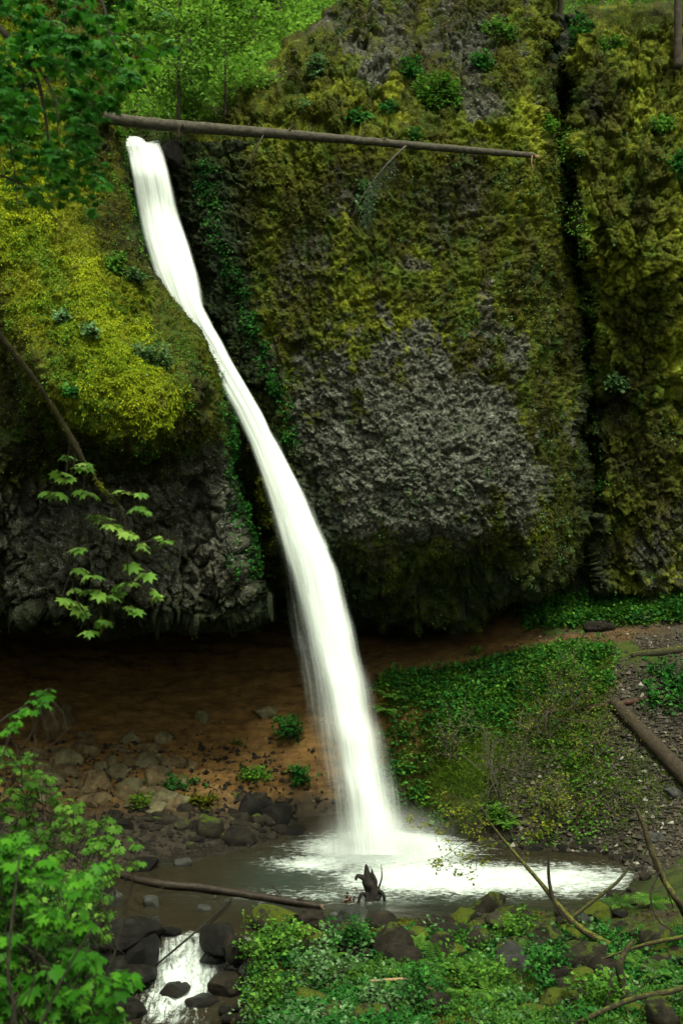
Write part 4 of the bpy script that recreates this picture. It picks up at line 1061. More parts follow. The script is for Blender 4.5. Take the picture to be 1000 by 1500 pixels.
arch('leaning_branch', 'long moss covered branch leaning out over the foaming pool from the near bank', 'branch',
     np.vstack([pl((718, 1206, 24.2), (745, 1240, 23.9), (790, 1292, 23.4), (822, 1332, 23.), (850, 1360, 22.7)), bz]), [.018, .036, .05, .062, .075, .10], 'mossy_wood',
     [(pl((722, 1212, 24.2), (700, 1222, 24.6), (670, 1240, 25.), (640, 1265, 25.2)), [.012, .008, .004], .5),
      (pl((735, 1228, 24.), (700, 1250, 24.4), (695, 1275, 24.6), (665, 1285, 24.8)), [.012, .008, .004], .45),
      (pl((720, 1208, 24.2), (690, 1195, 24.8), (655, 1212, 25.4), (620, 1205, 25.6)), [.012, .008, .004], .45),
      (pl((760, 1258, 23.8), (775, 1230, 24.), (790, 1210, 24.2)), [.012, .007, .003], .4),
      (pl((718, 1206, 24.2), (700, 1180, 24.6), (668, 1168, 25.), (650, 1175, 25.2)), [.014, .009, .004], .4)], leaves=(3, .06, .085, 'yellow'))
arch('bare_sapling', 'thin dark bare upright stick rising from the leaning mossy branch', 'sapling', pl((806, 1236, 23.2), (803, 1262, 23.2), (804, 1292, 23.2), (812, 1322, 23.1), (828, 1345, 22.9)), [.014, .03, .04, .045, .05], 'twig', sides=7)
arch('dead_branch', 'thin grey forked branch reaching up the gravel shore behind the leaning branch', 'branch', pl((934, 1238, 24.), (925, 1262, 23.9), (905, 1290, 23.7), (868, 1320, 23.5), (835, 1345, 23.2), (820, 1352, 23.)), [.01, .03, .045, .04, .045], 'olive_wood',
     [(pl((915, 1278, 23.8), (902, 1255, 24.), (905, 1235, 24.1)), [.012, .004], .3), (pl((880, 1310, 23.6), (908, 1302, 23.4), (905, 1330, 23.3)), [.015, .006], .3), (pl((850, 1335, 23.4), (835, 1330, 23.3), (770, 1352, 23.)), [.012, .005], .25)])
arch('mossy_trunk', 'curving moss draped dead trunk standing at the edge of the bank, broken at its top', 'branch', np.vstack([pl((932, 1186, 21.4), (944, 1215, 21.3), (955, 1250, 21.2), (972, 1290, 21.), (995, 1325, 20.8)), hit(1022, 1372)]), [.03, .07, .06, .08, .095, .12], 'mossy_wood',
     [(pl((965, 1275, 21.), (952, 1310, 20.8), (962, 1345, 20.7), (990, 1368, 20.6)), [.03, .012], .3), (pl((958, 1255, 21.), (985, 1330, 20.9)), [.02, .01], .2)], rough=.3)
arch('snag', 'dark crooked snag standing in the green bank, forked at the bottom', 'branch', np.vstack([pl((928, 1376, 18.8), (914, 1396, 18.7), (906, 1415, 18.6), (911, 1440, 18.6), (917, 1465, 18.5)), pl((918, 1510, 18.4))]), [.02, .06, .075, .07, .08, .09], 'olive_wood',
     [(pl((917, 1478, 18.5), (906, 1462, 18.5), (900, 1440, 18.6)), [.025, .01], 0), (pl((896, 1425, 18.4), (890, 1465, 18.3), (880, 1510, 18.2)), [.03, .03], 0)], rough=.25)
arch('fallen_branch', 'mossy branch sweeping up out of the bottom corner past the dark snag', 'branch', pl((1060, 1425, 17.8), (990, 1450, 17.6), (930, 1462, 17.5), (880, 1482, 17.4), (820, 1512, 17.3)), [.035, .05, .045, .035], 'olive_wood', sprout=7)
arch('fallen_branch', 'mossy arching branch behind the moss cushion stone at the picture edge', 'branch', pl((880, 1405, 20.8), (930, 1388, 20.7), (970, 1378, 20.6), (1060, 1362, 20.4)), [.015, .035, .04, .05], 'mossy_wood', sprout=5)

# dead twigs and a broken conifer bough hanging from the long log
arch('hanging_dead_branch', 'bare thin dead branch dangling from the long log above the wall', 'branch', pl((388, 194, 31.9), (378, 212, 31.8), (366, 232, 31.8), (345, 262, 32.)), [.025, .02, .008], 'twig_grey', [(pl((378, 212, 31.8), (372, 240, 31.8), (377, 262, 31.9)), [.01, .004], .3)], sides=6)
arch('hanging_dead_branch', 'dark dead twig cluster hanging under the log just past the waterfall lip', 'branch', pl((262, 186, 31.6), (264, 200, 31.6), (272, 214, 31.8)), [.03, .018, .006], 'twig', [(pl((262, 190, 31.6), (250, 200, 31.6)), [.012, .004], .4), (pl((264, 196, 31.6), (282, 204, 31.6)), [.01, .004], .3)], sides=6)
e = arch('hanging_dead_branch', 'broken conifer bough with grey green needles hanging from the middle of the long log', 'branch', pl((594, 214, 32.), (575, 232, 31.7), (552, 258, 31.5), (530, 290, 31.5), (515, 318, 31.6)), [.04, .03, .02, .01], 'twig_grey', sides=6)
m = MB(); q = resample(pl((575, 235, 31.7), (552, 262, 31.5), (540, 290, 31.4), (532, 325, 31.5)), 30)
pos = []; fw = []
for i in range(110):
    a = q[rng.integers(0, 30)]; d = rdir(1, -.8)[0]*np.array([.7, .6, 1]); L = rng.uniform(.2, .6)
    for t in np.linspace(.1, 1, 14): pos.append(a+d*L*t+np.array([0, 0, -.25*t*t])); fw.append(d+rdir(1)[0]*.9)
put(m, T_tri(.09), pos, np.array(fw), rdir(len(pos)), rng.uniform(.05, .11, len(pos))); m.build('needles', M['needles'], e)

# trickle on the black rock
s = NT('white water'); M['white'] = s.done(s.pbr(s.ramp(s.noise(9, 4), [(.45, (.05, .06, .055)), (.65, (.5, .53, .51))]), .5).outputs[0])
m = MB()
for k in range(6):
    w_ = resample(on_ground([(364+k*2, 1166), (376+k*2, 1178), (388+k, 1194-k*2), (404, 1208-k), (424+k*3, 1222), (446+k*2, 1234)], .10), 40)
    tube(m, w_+.05*np.stack([vnoise(np.arange(40)[:, None]/3.+np.array([[k*9., q, 0]]), 9) for q in range(3)], -1), [.004, .014, .02, .012, .03, .012], 5, .9, k)
tag(rebase(m.build('side_trickle', M['white'])), 'thin white side trickle spilling down the glistening black rock into the pool', 'trickle')
# ================================================================ moss, herbs and ivy on the walls (uncountable)
def pick(name, mask, n, seed=1):
    S = SURF[name]; r = np.random.default_rng(seed); w = (S['area']*mask).ravel(); w = np.where(S['px'].ravel() < -60, 0, w); w = np.where(S['py'].ravel() < -40, 0, w); w /= w.sum()
    k = r.choice(w.size, n, p=w); return S['pos'].reshape(-1, 3)[k], S['n'].reshape(-1, 3)[k], S['px'].ravel()[k], S['py'].ravel()[k]
def moss_coat(name, surf, mask, n, mat, lo, hi, seed):
    p, nr, px, py = pick(surf, mask, n, seed); m = MB()
    f = nr*.6+np.array([0, 0, -.9])+rng.normal(size=(n, 3))*.38
    put(m, T_quad(.2, .06, .1), p-nr*.02+rng.normal(size=(n, 3))*.03, f, nr+[0, 0, .5]+rng.normal(size=(n, 3))*.3, rng.uniform(lo, hi, n)*(.6+.8*rng.random(n)))
    return tag(m.build(name, M[mat]), kind='stuff')
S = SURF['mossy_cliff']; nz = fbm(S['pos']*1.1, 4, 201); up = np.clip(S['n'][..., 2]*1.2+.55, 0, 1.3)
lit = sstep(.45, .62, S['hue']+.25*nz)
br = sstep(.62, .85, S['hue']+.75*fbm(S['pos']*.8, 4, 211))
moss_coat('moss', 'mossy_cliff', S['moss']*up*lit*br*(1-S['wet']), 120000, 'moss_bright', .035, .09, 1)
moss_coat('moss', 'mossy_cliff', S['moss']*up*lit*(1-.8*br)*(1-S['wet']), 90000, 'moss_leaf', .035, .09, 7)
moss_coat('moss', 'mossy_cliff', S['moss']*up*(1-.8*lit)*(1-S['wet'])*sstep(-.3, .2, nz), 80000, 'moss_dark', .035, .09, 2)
S = SURF['mossy_cliff']; gm_ = line_mask(S['px'], S['py'], [(20, 300), (70, 430), (90, 500), (130, 590)], [50, 50, 50, 40])+blob(S['px'], S['py'], 175, 450, 60, 22)+.8*blob(S['px'], S['py'], 235, 530, 60, 36)
moss_coat('moss', 'mossy_cliff', gm_*S['moss']*up*(1-S['wet'])*sstep(-.25, .25, fbm(S['pos']*1.4, 3, 219)), 26000, 'fern', .035, .09, 8)
S = SURF['cliff_face']; nz = fbm(S['pos']*1.3, 4, 202); mm = sstep(.45, .8, S['moss']+.45*nz)*(1-S['wet']*.8)
hi_ = sstep(.0, .3, nz+(S['hue']-.45)*1.2)
moss_coat('moss', 'cliff_face', mm*(1-.85*hi_), 110000, 'moss_dark', .035, .085, 3)
moss_coat('moss', 'cliff_face', mm*hi_, 40000, 'moss_leaf', .035, .085, 4)
S = SURF['cliff_beyond_cleft']; nz = fbm(S['pos']*1.2, 4, 203); mm = sstep(.45, .8, S['moss']+.45*nz)*(1-S['wet']*.8); hi_ = sstep(.05, .35, nz+(S['hue']-.45))
moss_coat('moss', 'cliff_beyond_cleft', mm*(1-.8*hi_), 50000, 'moss_dark', .035, .085, 5)
moss_coat('moss', 'cliff_beyond_cleft', mm*hi_, 24000, 'moss_leaf', .035, .085, 6)

def clump(m, tpl, centres, per, rad, hgt, size, nrm=None, up=.8):
    """a dome of leaves on every centre"""
    n = len(centres)*per; c = np.repeat(centres, per, 0); d = rng.normal(size=(n, 3)); d /= np.linalg.norm(d, axis=1)[:, None]
    rr = rng.random(n)[:, None]**.4; base = np.array([0, 0, 1.]) if nrm is None else np.repeat(nrm, per, 0)
    d = np.where(((d*base).sum(1) < 0)[:, None], -d, d)
    sc = np.repeat(rng.uniform(.6, 1.3, len(centres)), per)[:, None]
    pos = c+d*rr*sc*np.array([rad, rad, hgt])
    f = d+rng.normal(size=(n, 3))*.5; f[:, 2] -= .15
    put(m, tpl, pos, f, base*.5+[0, 0, up]+rng.normal(size=(n, 3))*.35, size*rng.uniform(.55, 1.25, n), np.clip(np.repeat(rng.random(len(centres)), per)*.5+rng.random(n)*.5, 0, 1))

# little herbs speckled over the walls
m = MB(); m2 = MB()
for nm, cnt, sd in (('cliff_face', 900, 11), ('mossy_cliff', 800, 12), ('cliff_beyond_cleft', 450, 13)):
    S = SURF[nm]; nz = fbm(S['pos']*.8, 3, 210+sd)
    p, nr, px, py = pick(nm, sstep(.1, .4, nz)*S['moss']*(S['pos'][..., 2] > 4), cnt, sd)
    clump(m if sd != 12 else m2, T_quad(.36), p, 7, .16, .14, .075, nr)
tag(m.build('cliff_herbs', M['herb_pale']), kind='stuff'); tag(m2.build('cliff_herbs', M['herb_light']), kind='stuff')
m = MB()
for nm, cnt, sd in (('cliff_face', 5200, 14), ('cliff_beyond_cleft', 2600, 15), ('mossy_cliff', 2600, 16)):
    S = SURF[nm]; p, nr, px, py = pick(nm, (.25+S['moss'])*sstep(-.4, .3, fbm(S['pos']*.9, 3, 230+sd))*(1-.7*S['wet']), cnt, sd)
    put(m, T_quad(.38), p+nr*.04, rdir(cnt, -.3)+nr*.5, nr+[0, 0, .9]+rng.normal(size=(cnt, 3))*.3, rng.uniform(.03, .075, cnt))
tag(m.build('cliff_herbs', M['herb_pale']), kind='stuff')
# bright green creeping plants: in the cleft, beside the chute, along the wet edge
def creeper(jobs, name, mat, size, per=8):
    m = MB()
    for surf, pts, w, cnt, sd in jobs:
        S = SURF[surf]; mask = line_mask(S['px'], S['py'], pts, w)*(.25+sstep(-.2, .3, fbm(S['pos']*1.3, 3, sd)))
        p, nr, px, py = pick(surf, mask, cnt, sd); clump(m, T_quad(.42), p, per, .17, .15, size, nr)
    return tag(m.build(name, M[mat]), kind='stuff')
cl = [(826, 190), (842, 300), (856, 400), (862, 480), (862, 560)]; cw = [12, 13, 15, 14, 10]
creeper([('cleft', cl, [26]*5, 900, 21), ('cliff_beyond_cleft', cl, [22]*5, 700, 22), ('cliff_face', cl, [20]*5, 700, 23),
         ('cliff_beyond_cleft', [(866, 560), (872, 640), (878, 740)], [14, 16, 18], 150, 24)], 'cleft_ivy', 'bright_leaf', .08)
ch = [(345, 560), (352, 640), (352, 700), (360, 780), (372, 850)]; cw = [14, 22, 30, 30, 24]
creeper([('wet_chute', ch, cw, 900, 25), ('mossy_cliff', [(330, 560), (336, 640), (340, 720), (365, 830)], [18, 24, 26, 24], 620, 26), ('mossy_cliff', [(188, 220), (200, 300), (212, 350)], [12, 12, 10], 90, 28),
         ('cliff_face', [(300, 250), (320, 350), (380, 500), (410, 560), (425, 640)], [22, 18, 20, 22, 18], 300, 27)], 'wet_wall_ivy', 'herb', .095)

# leafy plants one can tell apart on the walls
def wall_plant(surf, px, py, w, h, label, mat='herb', size=.13, n=46, name='cliff_shrub', cat='plant', tpl=None):
    S = SURF[surf]; k = np.argmin((S['px']-px)**2+(S['py']-py)**2+(~S.get('keep', np.ones(S['px'].shape, bool)))*1e6); p = S['pos'].reshape(-1, 3)[k]; nr = S['n'].reshape(-1, 3)[k]
    sc = p[1]/F; e = empty(name, p, label, cat); m = MB(); tips = []
    for i in range(7): grow(m, p, nr+[0, 0, .3]+rng.normal(size=3)*.6, w*sc*.5, .012, 0, tips)
    m.build('stem', M['twig'], e)
    nn = max(10, int(n*w*h/900)); d = rdir(nn); c = p+nr*.12+d*(rng.random(nn)[:, None]**.5)*np.array([w*sc*.5, .22, h*sc*.5])
    m = MB(); clump(m, tpl or T_quad(.4), c, 6, .10, .08, size, np.repeat(nr[None], nn, 0)); m.build('foliage', M[mat], e)
for a in [
    ('cliff_face', 590, 104, 46, 34, 'dark blue green broadleaf tuft growing between the grey basalt columns', 'herb'),
    ('cliff_face', 570, 152, 26, 20, 'small green tuft directly below the broadleaf tuft on the grey columns', 'herb'),
    ('cliff_face', 522, 166, 34, 20, 'low green tuft on the ledge just above the middle of the long log', 'herb'),
    ('cliff_face', 466, 100, 36, 36, 'pale green bushy plant at the upper shoulder of the big wall', 'herb_pale'),
    ('cliff_face', 452, 156, 28, 18, 'little pale rosette between the broken stones and the long log', 'herb_pale'),
    ('cliff_face', 640, 140, 80, 70, 'large soft green fern patch hanging on the upper middle of the big wall', 'fern'),
    ('cliff_face', 738, 45, 56, 36, 'light green leafy shrub near the top of the big wall', 'herb_light'),
    ('cliff_face', 700, 96, 40, 30, 'mid green tuft under the light green shrub of the big wall', 'herb'),
    ('cliff_face', 530, 300, 28, 70, 'dusty green trailing plant below the hanging conifer bough', 'herb_pale'),
    ('cliff_face', 604, 196, 22, 16, 'tiny green tuft touching the top of the long log', 'herb'),
    ('cliff_face', 800, 188, 24, 30, 'small green tuft beside the cleft above the log tip', 'herb_light'),
    ('cliff_face', 412, 560, 22, 40, 'bright green tuft at the wet edge of the big wall beside the waterfall', 'herb'),
    ('cliff_beyond_cleft', 882, 722, 26, 34, 'bright green tuft low beside the dark cleft', 'herb'),
    ('cliff_beyond_cleft', 905, 560, 36, 26, 'pale green tuft halfway up the wall beyond the cleft', 'herb_pale'),
    ('cliff_beyond_cleft', 968, 172, 40, 26, 'green leafy patch under the tree at the top of the far wall', 'herb_light'),
    ('cliff_beyond_cleft', 905, 60, 60, 26, 'spreading green plant crowning the wall beyond the cleft', 'herb_light'),
    ('cliff_beyond_cleft', 985, 240, 30, 40, 'mid green hanging plant on the far wall near the picture edge', 'herb'),
    ('cliff_beyond_cleft', 850, 62, 44, 60, 'green bush filling the top of the cleft', 'herb'),
    ('mossy_cliff', 216, 530, 80, 46, 'broad patch of whitish green small leaves on the bright moss bulge', 'herb_pale'),
    ('mossy_cliff', 97, 472, 24, 16, 'small dark green tuft on the bright moss above the leafy patch', 'herb_pale'),
    ('mossy_cliff', 134, 494, 22, 22, 'grey green tuft near the middle of the bright moss bulge', 'herb_pale'),
    ('mossy_cliff', 190, 410, 40, 14, 'thin line of pale leaves crossing the upper moss slope', 'herb_pale'),
    ('mossy_cliff', 105, 568, 30, 12, 'small dark leaf tuft low on the bright moss beside the hanging branch', 'herb'),
    ('mossy_cliff', 196, 240, 16, 26, 'green tuft right beside the lip of the waterfall', 'herb'),
    ('mossy_cliff', 166, 200, 22, 16, 'leafy tuft overhanging the near side of the waterfall lip', 'herb_light'),
    ('cliff_face', 268, 212, 34, 16, 'leafy tuft on the dark rock on the far side of the waterfall lip', 'herb_light'),
    ('mossy_cliff', 40, 200, 60, 50, 'light green shrub at the top edge of the mossy bulge under the dark branches', 'herb_light'),
    ('mossy_cliff', 158, 388, 36, 36, 'yellowish green shrub on the brown moss slope beside the fall', 'herb_light'),
    ]: wall_plant(*a[:6], mat=a[6])

# ================================================================ slope and bank plants
inw = np.clip(sstep(-.25, .0, poly_sd(GR['X'], GR['Y'], POOLW))+sstep(-.3, 0, poly_sd(GR['X'], GR['Y'], LOW)), 0, 1)
GP = np.stack([GR['X'], GR['Y'], GR['Z']], -1); gn = fbm(GP*.8, 3, 301); gn2 = fbm(GP*1.9, 3, 302)
cell = np.abs(np.gradient(GR['X'], axis=1)*np.gradient(GR['Y'], axis=0))*(GR['px'] > -200)*(GR['px'] < 1240)*(GR['py'] < 1560)
def gpick(mask, n, seed):
    r = np.random.default_rng(seed); w = (mask*cell*(GR['Y'] > 17)).ravel(); w = w/w.sum(); k = r.choice(w.size, n, p=w)
    return GP.reshape(-1, 3)[k]+np.c_[r.uniform(-.04, .04, n), r.uniform(-.04, .04, n), np.zeros(n)]
far = sstep(28, 29.5, GR['Y']); top = np.interp(gp, [540, 640, 700, 760, 860, 1000], [1000, 985, 970, 955, 942, 938])
slopeA = far*sstep(-4, 10, gq-top)*sstep(545, 575, gp)*sstep(905, 870, gp)
dense = slopeA*np.maximum(sstep(1130, 1060, gq+.25*(gp-600)), sstep(640, 600, gp)*sstep(1200, 1170, gq))*sstep(-.45, -.1, gn2)*(1-.75*sstep(1000, 1060, gq+.0*gp)*sstep(740, 790, gp))
above = far*sstep(920, 908, gq+.05*(gp-900))*sstep(750, 790, gp)*sstep(845, 858, gq)
rightp = far*sstep(935, 960, gp)*sstep(970, 985, gq)*sstep(1060, 1030, gq)+far*sstep(1030, 1080, gp)*sstep(965, 985, gq)*.8
m = MB(); clump(m, T_quad(.42), gpick((dense+above*.9+rightp*.5)*(1-inw)*(1-path*.9), 3600, 31), 11, .26, .36, .16)
tag(m.build('slope_herbs', M['herb']), kind='stuff')
m = MB(); clump(m, T_quad(.42), gpick((dense*.9+above+.7*slopeA*sstep(-.05, .3, gn))*(1-inw)*(1-path), 2300, 32), 10, .26, .38, .125)
tag(m.build('slope_herbs', M['herb_light']), kind='stuff')
m = MB(); gm = (far*(blob(gp, gq, 640, 1135, 80, 44)*1.8+blob(gp, gq, 900, 1150, 80, 50)*.5+blob(gp, gq, 720, 1100, 60, 30)*.5+.8*slopeA*sstep(1260, 1050, gq+.3*(gp-650))+.5*above))*(1-inw)
pp = gpick(gm, 60000, 33); put(m, T_blade(.05, .4), pp, rdir(len(pp), .9, .5), rdir(len(pp)), rng.uniform(.10, .26, len(pp))); tag(m.build('slope_grass', M['grassy']), kind='stuff')
# pale yellow-green scrub leaves over the slope's middle
m = MB(); ym = far*(blob(gp, gq, 830, 1075, 60, 38)+blob(gp, gq, 820, 1010, 70, 18)+.8*blob(gp, gq, 815, 1195, 70, 24)+.3*blob(gp, gq, 880, 1180, 60, 40))*(1-inw)
clump(m, T_quad(.4), gpick(ym, 420, 34)+[0, 0, .25], 11, .34, .42, .06); tag(m.build('scrub', M['scrubby']), kind='stuff')

near = sstep(28, 26.5, GR['Y'])
bank = near*(1-inw)*sstep(320, 345, gp)*sstep(0, 1, gq-1335)
pa = fbm(GP*.65, 3, 311); pb = fbm(GP*1.3, 3, 312)
low_l = sstep(560, 480, gp)
m = MB(); clump(m, T_quad(.36), gpick(bank*sstep(.0, .2, pa)*sstep(-.15, .1, pb)*sstep(1352, 1385, gq), 1150, 41)+[0, 0, .05], 15, .2, .22, .085); tag(m.build('bank_herbs', M['herb_mid']), kind='stuff')
m = MB(); clump(m, T_three(.36), gpick(bank*sstep(.1, -.1, pa)*sstep(-.2, .1, gn2)*sstep(1352, 1390, gq), 1050, 42)+[0, 0, .05], 12, .22, .22, .12); tag(m.build('bank_herbs', M['herb']), kind='stuff')
m = MB(); clump(m, T_quad(.4), gpick(bank*(.3+low_l)*sstep(-.3, .1, pb)*sstep(1352, 1390, gq), 300, 47)+[0, 0, .08], 14, .24, .26, .10); tag(m.build('bank_herbs', M['herb_pale']), kind='stuff')
m = MB(); pp = gpick(bank*sstep(-.05, .3, gn)*sstep(1345, 1370, gq)*(1-.7*low_l), 12000, 44); put(m, T_blade(.04, .5), pp, rdir(len(pp), .9, .5), rdir(len(pp)), rng.uniform(.08, .22, len(pp))); tag(m.build('bank_grass', M['grassy']), kind='stuff')
m = MB(); pp = gpick(bank*sstep(-.1, .2, -gn)+.3*near*(1-inw)*sstep(350, 300, gp), 16000, 48); put(m, T_quad(.35), pp+[0, 0, .03], rdir(len(pp)), rdir(len(pp), 1.), rng.uniform(.03, .09, len(pp))); tag(m.build('bank_moss', M['moss_dark']), kind='stuff')
m = MB(); clump(m, T_quad(.4), gpick(near*(1-inw)*sstep(330, 300, gp), 700, 45), 14, .25, .3, .10); tag(m.build('bank_herbs', M['herb']), kind='stuff')
# litter on the ground
m = MB(); pp = gpick((1-inw)*(.8*bank+.25*far*sstep(740, 800, gp)*(1-path*.5)+.25*slopeA), 9000, 46); put(m, T_quad(.35), pp+[0, 0, .02], rdir(len(pp)), rdir(len(pp), 1.4), rng.uniform(.03, .08, len(pp))); tag(m.build('leaf_litter', M['dead_leaf']), kind='stuff')

# tufts on the shaded shore, each its own plant
def ground_plant(px, py, w, h, label, mat='herb', size=.12, tpl=None, n=40, name='low_plant', cat='plant'):
    p = hit(px, py+h*.4); sc = p[1]/F; e = empty(name, p, label, cat); m = MB(); tips = []
    for i in range(6): grow(m, p, [rng.normal()*.5, rng.normal()*.5, 1], h*sc*.8, .01, 0, tips)
    m.build('stem', M['twig'], e); nn = max(10, int(n*w*h/700)); c = p+rng.normal(size=(nn, 3))*[w*sc*.24, w*sc*.2, 0]; c[:, 2] = p[2]+h*sc*rng.uniform(.1, .8, nn)
    m = MB(); clump(m, tpl or T_quad(.4), c, 6, .1, .08, size); m.build('foliage', M[mat], e)
for a in [
    (372, 1136, 54, 22, 'dark green fern tuft on the earth bank close to the waterfall', 'fern'), (425, 1072, 44, 50, 'small leafy bush seen through the thin edge of the waterfall', 'herb'),
    (440, 1140, 32, 40, 'green tuft behind the veil low beside the waterfall foot', 'herb'), (252, 1150, 66, 22, 'low spreading green plants at the end of the rubble pile', 'herb'),
    (207, 1178, 30, 26, 'small grassy tuft below the rubble pile', 'grassy'), (355, 1092, 24, 10, 'tiny green sprig on the bare earth below the pale blocky boulder', 'herb'),
    (92, 1112, 24, 12, 'sprig of green leaves on the speckled olive boulder', 'herb'), (390, 955, 20, 12, 'tiny green tuft under the cliff lip beside the waterfall', 'herb'),
    (695, 955, 16, 12, 'single green tuft on the bare brown bank under the big wall', 'herb_light'), (300, 1175, 50, 18, 'low mossy herbs on the shaded shore', 'moss_dark'),
    (730, 1195, 40, 36, 'dark green fern clump at the far shore behind the leaning branch', 'fern')]:
    if a[1] == 955 and a[0] == 390: continue
    ground_plant(*a[:5], mat=a[5])

# ferns
def fern(px, py, size, label, mat='fern', lift=.13, group='ferns of the banks'):
    p = hit(px, py)+[0, 0, lift]; e = empty('fern', p, label, 'fern', group); m = MB(); n = 13; a = np.arange(n)/n*2*np.pi+rng.normal(size=n)*.2
    f = np.stack([np.cos(a), np.sin(a), .35+.2*rng.normal(size=n)], -1); put(m, T_frond(), np.repeat(p[None], n, 0), f, np.tile([0, 0, 1.], (n, 1)), size*rng.uniform(.75, 1.15, n)); m.build('frond', M[mat], e)
for a in [(575, 1030, .95, 'bright fern at the upper edge of the slope beside the waterfall'), (565, 1048, .8, 'smaller fern hugging the waterfall edge below the bright one'), (600, 1015, .7, 'fern on the slope crest against the brown earth'),
          (765, 905, .8, 'fern at the foot of the big wall where the path begins'), (800, 880, .8, 'fern beneath the cleft under the big wall'), (640, 1425, .75, 'large feathery fern in the middle of the near bank'),
          (595, 1440, .6, 'light green fern beside the tan stick'), (690, 1432, .6, 'fern next to the blue grey upright stone'), (560, 1475, .6, 'fern near the bottom of the near bank below the tan stick'),
          (720, 1470, .55, 'fern between the flat mossy stone and the feathery fern'), (930, 1420, .6, 'fern beside the dark crooked snag'), (970, 1440, .55, 'fern under the sweeping mossy branch'), (850, 1455, .55, 'fern between the moss mound and the bottom edge'),
          (955, 1330, .6, 'fern at the foot of the curving mossy trunk'), (480, 1420, .55, 'fern among the pale herbs of the near bank'), (740, 1215, .7, 'dark fern dipping toward the foaming far shore'), (610, 1400, .6, 'fern leaning out from behind the tall brown boulder'), (665, 1462, .7, 'big light fern below the feathery one at the middle of the bank'), (520, 1440, .5, 'fern near the start of the tan stick'), (905, 1335, .5, 'small fern beside the bright moss cushion boulder')]:
    fern(*a)

# bare scrub bushes on the slope
def bush(px, py, h, label, mat='twig_grey', lvl=3, leafn=1, leafmat='yellow', lean=(0, 0, 1), name='bare_bush', kids=4, stems=5, size=.06, group=None):
    p = hit(px, py); e = empty(name, p, label, 'bush', group); m = MB(); tips = []
    for i in range(stems): grow(m, p, np.array(lean)+rng.normal(size=3)*[.55, .4, .2], h*rng.uniform(.7, 1.1), .027, lvl-1, tips, kids, .8, .05)
    m.build('branch', M[mat], e)
    if leafn: m = MB(); sprig_leaves(m, tips, T_quad(.4), leafn, .05, size); m.build('foliage', M[leafmat], e)
bush(730, 1175, 1.9, 'bare grey tangled bush on the slope just above the far shore', lean=(.3, -.2, .9), leafn=1, kids=5)
bush(660, 1120, 1.3, 'pale twiggy bush among the grass near the waterfall', leafn=1, kids=5)
bush(800, 1090, 1.7, 'twiggy bush with sparse yellow leaves in the middle of the slope', leafn=2, kids=5)
bush(856, 1050, 1.2, 'yellow leaved bush beside the slim reddish log', leafn=3)
bush(810, 1215, 1.2, 'low yellow green bush at the foot of the gravel slope', leafn=4, kids=5)
bush(700, 1215, 1.1, 'brown bare bush overhanging the far foaming shore', mat='twig', leafn=0, lean=(-.6, -.3, .6), kids=5)
bush(870, 1110, 1.0, 'small leafy bush beneath the thick mossy log end', leafn=3)
bush(815, 1012, 1.1, 'bright yellow green shrub on the upper slope near the path', leafn=6, leafmat='herb_light', name='shrub')

for a in [(385, 1420, .9, 'pale green leafy bush at the stream corner beside the golden mossy mound', 'herb_light'), (430, 1400, .8, 'leafy bush directly below the end of the floating log', 'herb_light'), (470, 1450, 1., 'large spreading leafy bush in the herbs left of the tan stick'.replace(' left of', ' beside'), 'herb_pale'),
          (395, 1490, 1., 'leafy bush overhanging the lower rapids', 'herb_light'), (520, 1400, .7, 'small leafy bush between the stump and the tan stick', 'herb'), (620, 1480, .8, 'darker leafy bush at the bottom of the ferny bank', 'herb'),
          (700, 1460, .8, 'leafy bush below the blue grey upright stone', 'herb_light'), (800, 1450, .8, 'leafy bush between the moss mound and the flat mossy stone', 'herb'), (760, 1380, .5, 'small leafy tuft behind the blue grey stone', 'herb_light'), (900, 1480, .7, 'leafy bush around the foot of the dark snag', 'herb_light'), (560, 1490, .6, 'pale leafy bush at the bottom edge below the tan stick', 'herb_pale')]:
    p = hit(a[0], a[1]); e = empty('leafy_bush', p, a[3], 'bush', 'leafy bushes of the near bank'); m = MB(); tips = []
    for i in range(9): grow(m, p, rng.normal(size=3)*[.7, .5, .2]+[0, 0, .8], a[2]*rng.uniform(.6, 1), .012, 1, tips, 5, .7, .1)
    m.build('branch', M['twig'], e); m = MB(); sprig_leaves(m, tips, T_quad(.4), 6, .07, .10); m.build('foliage', M[a[4]], e)
# ================================================================ hillside above: undergrowth and trees
S = SURF['hillside']; hpx, hpy = S['px'], S['py']; hn = fbm(S['pos']*.35, 3, 401)
def hpick(mask, n, seed):
    r = np.random.default_rng(seed); w = (mask*S['area']*(hpx > -40)*(hpx < 1040)*(hpy > -60)).ravel(); w /= w.sum(); return S['pos'].reshape(-1, 3)[r.choice(w.size, n, p=w)]
vis_ = sstep(560, 530, hpx)+sstep(770, 790, hpx)
m = MB(); clump(m, T_quad(.36), hpick(vis_*sstep(130, 165, hpx), 900, 51)+[0, 0, .3], 44, .9, .8, .17); tag(m.build('hillside_undergrowth', M['far_leaf']), kind='stuff')
m = MB(); clump(m, T_quad(.36), hpick(vis_*(sstep(-.1, .3, hn)*.4+2.4*blob(hpx, hpy, 300, 110, 130, 75)+blob(hpx, hpy, 440, 90, 80, 90)), 700, 52)+[0, 0, .9], 34, 1., .9, .27); tag(m.build('hillside_undergrowth', M['bright_leaf']), kind='stuff')
m = MB(); pp = hpick(sstep(400, 440, hpx)*sstep(540, 510, hpx)+sstep(840, 850, hpx)*sstep(980, 960, hpx), 9000, 53); put(m, T_blade(.05, .5), pp, rdir(len(pp), .8, .6), rdir(len(pp)), rng.uniform(.25, .7, len(pp))); tag(m.build('hillside_grass', M['grassy']), kind='stuff')
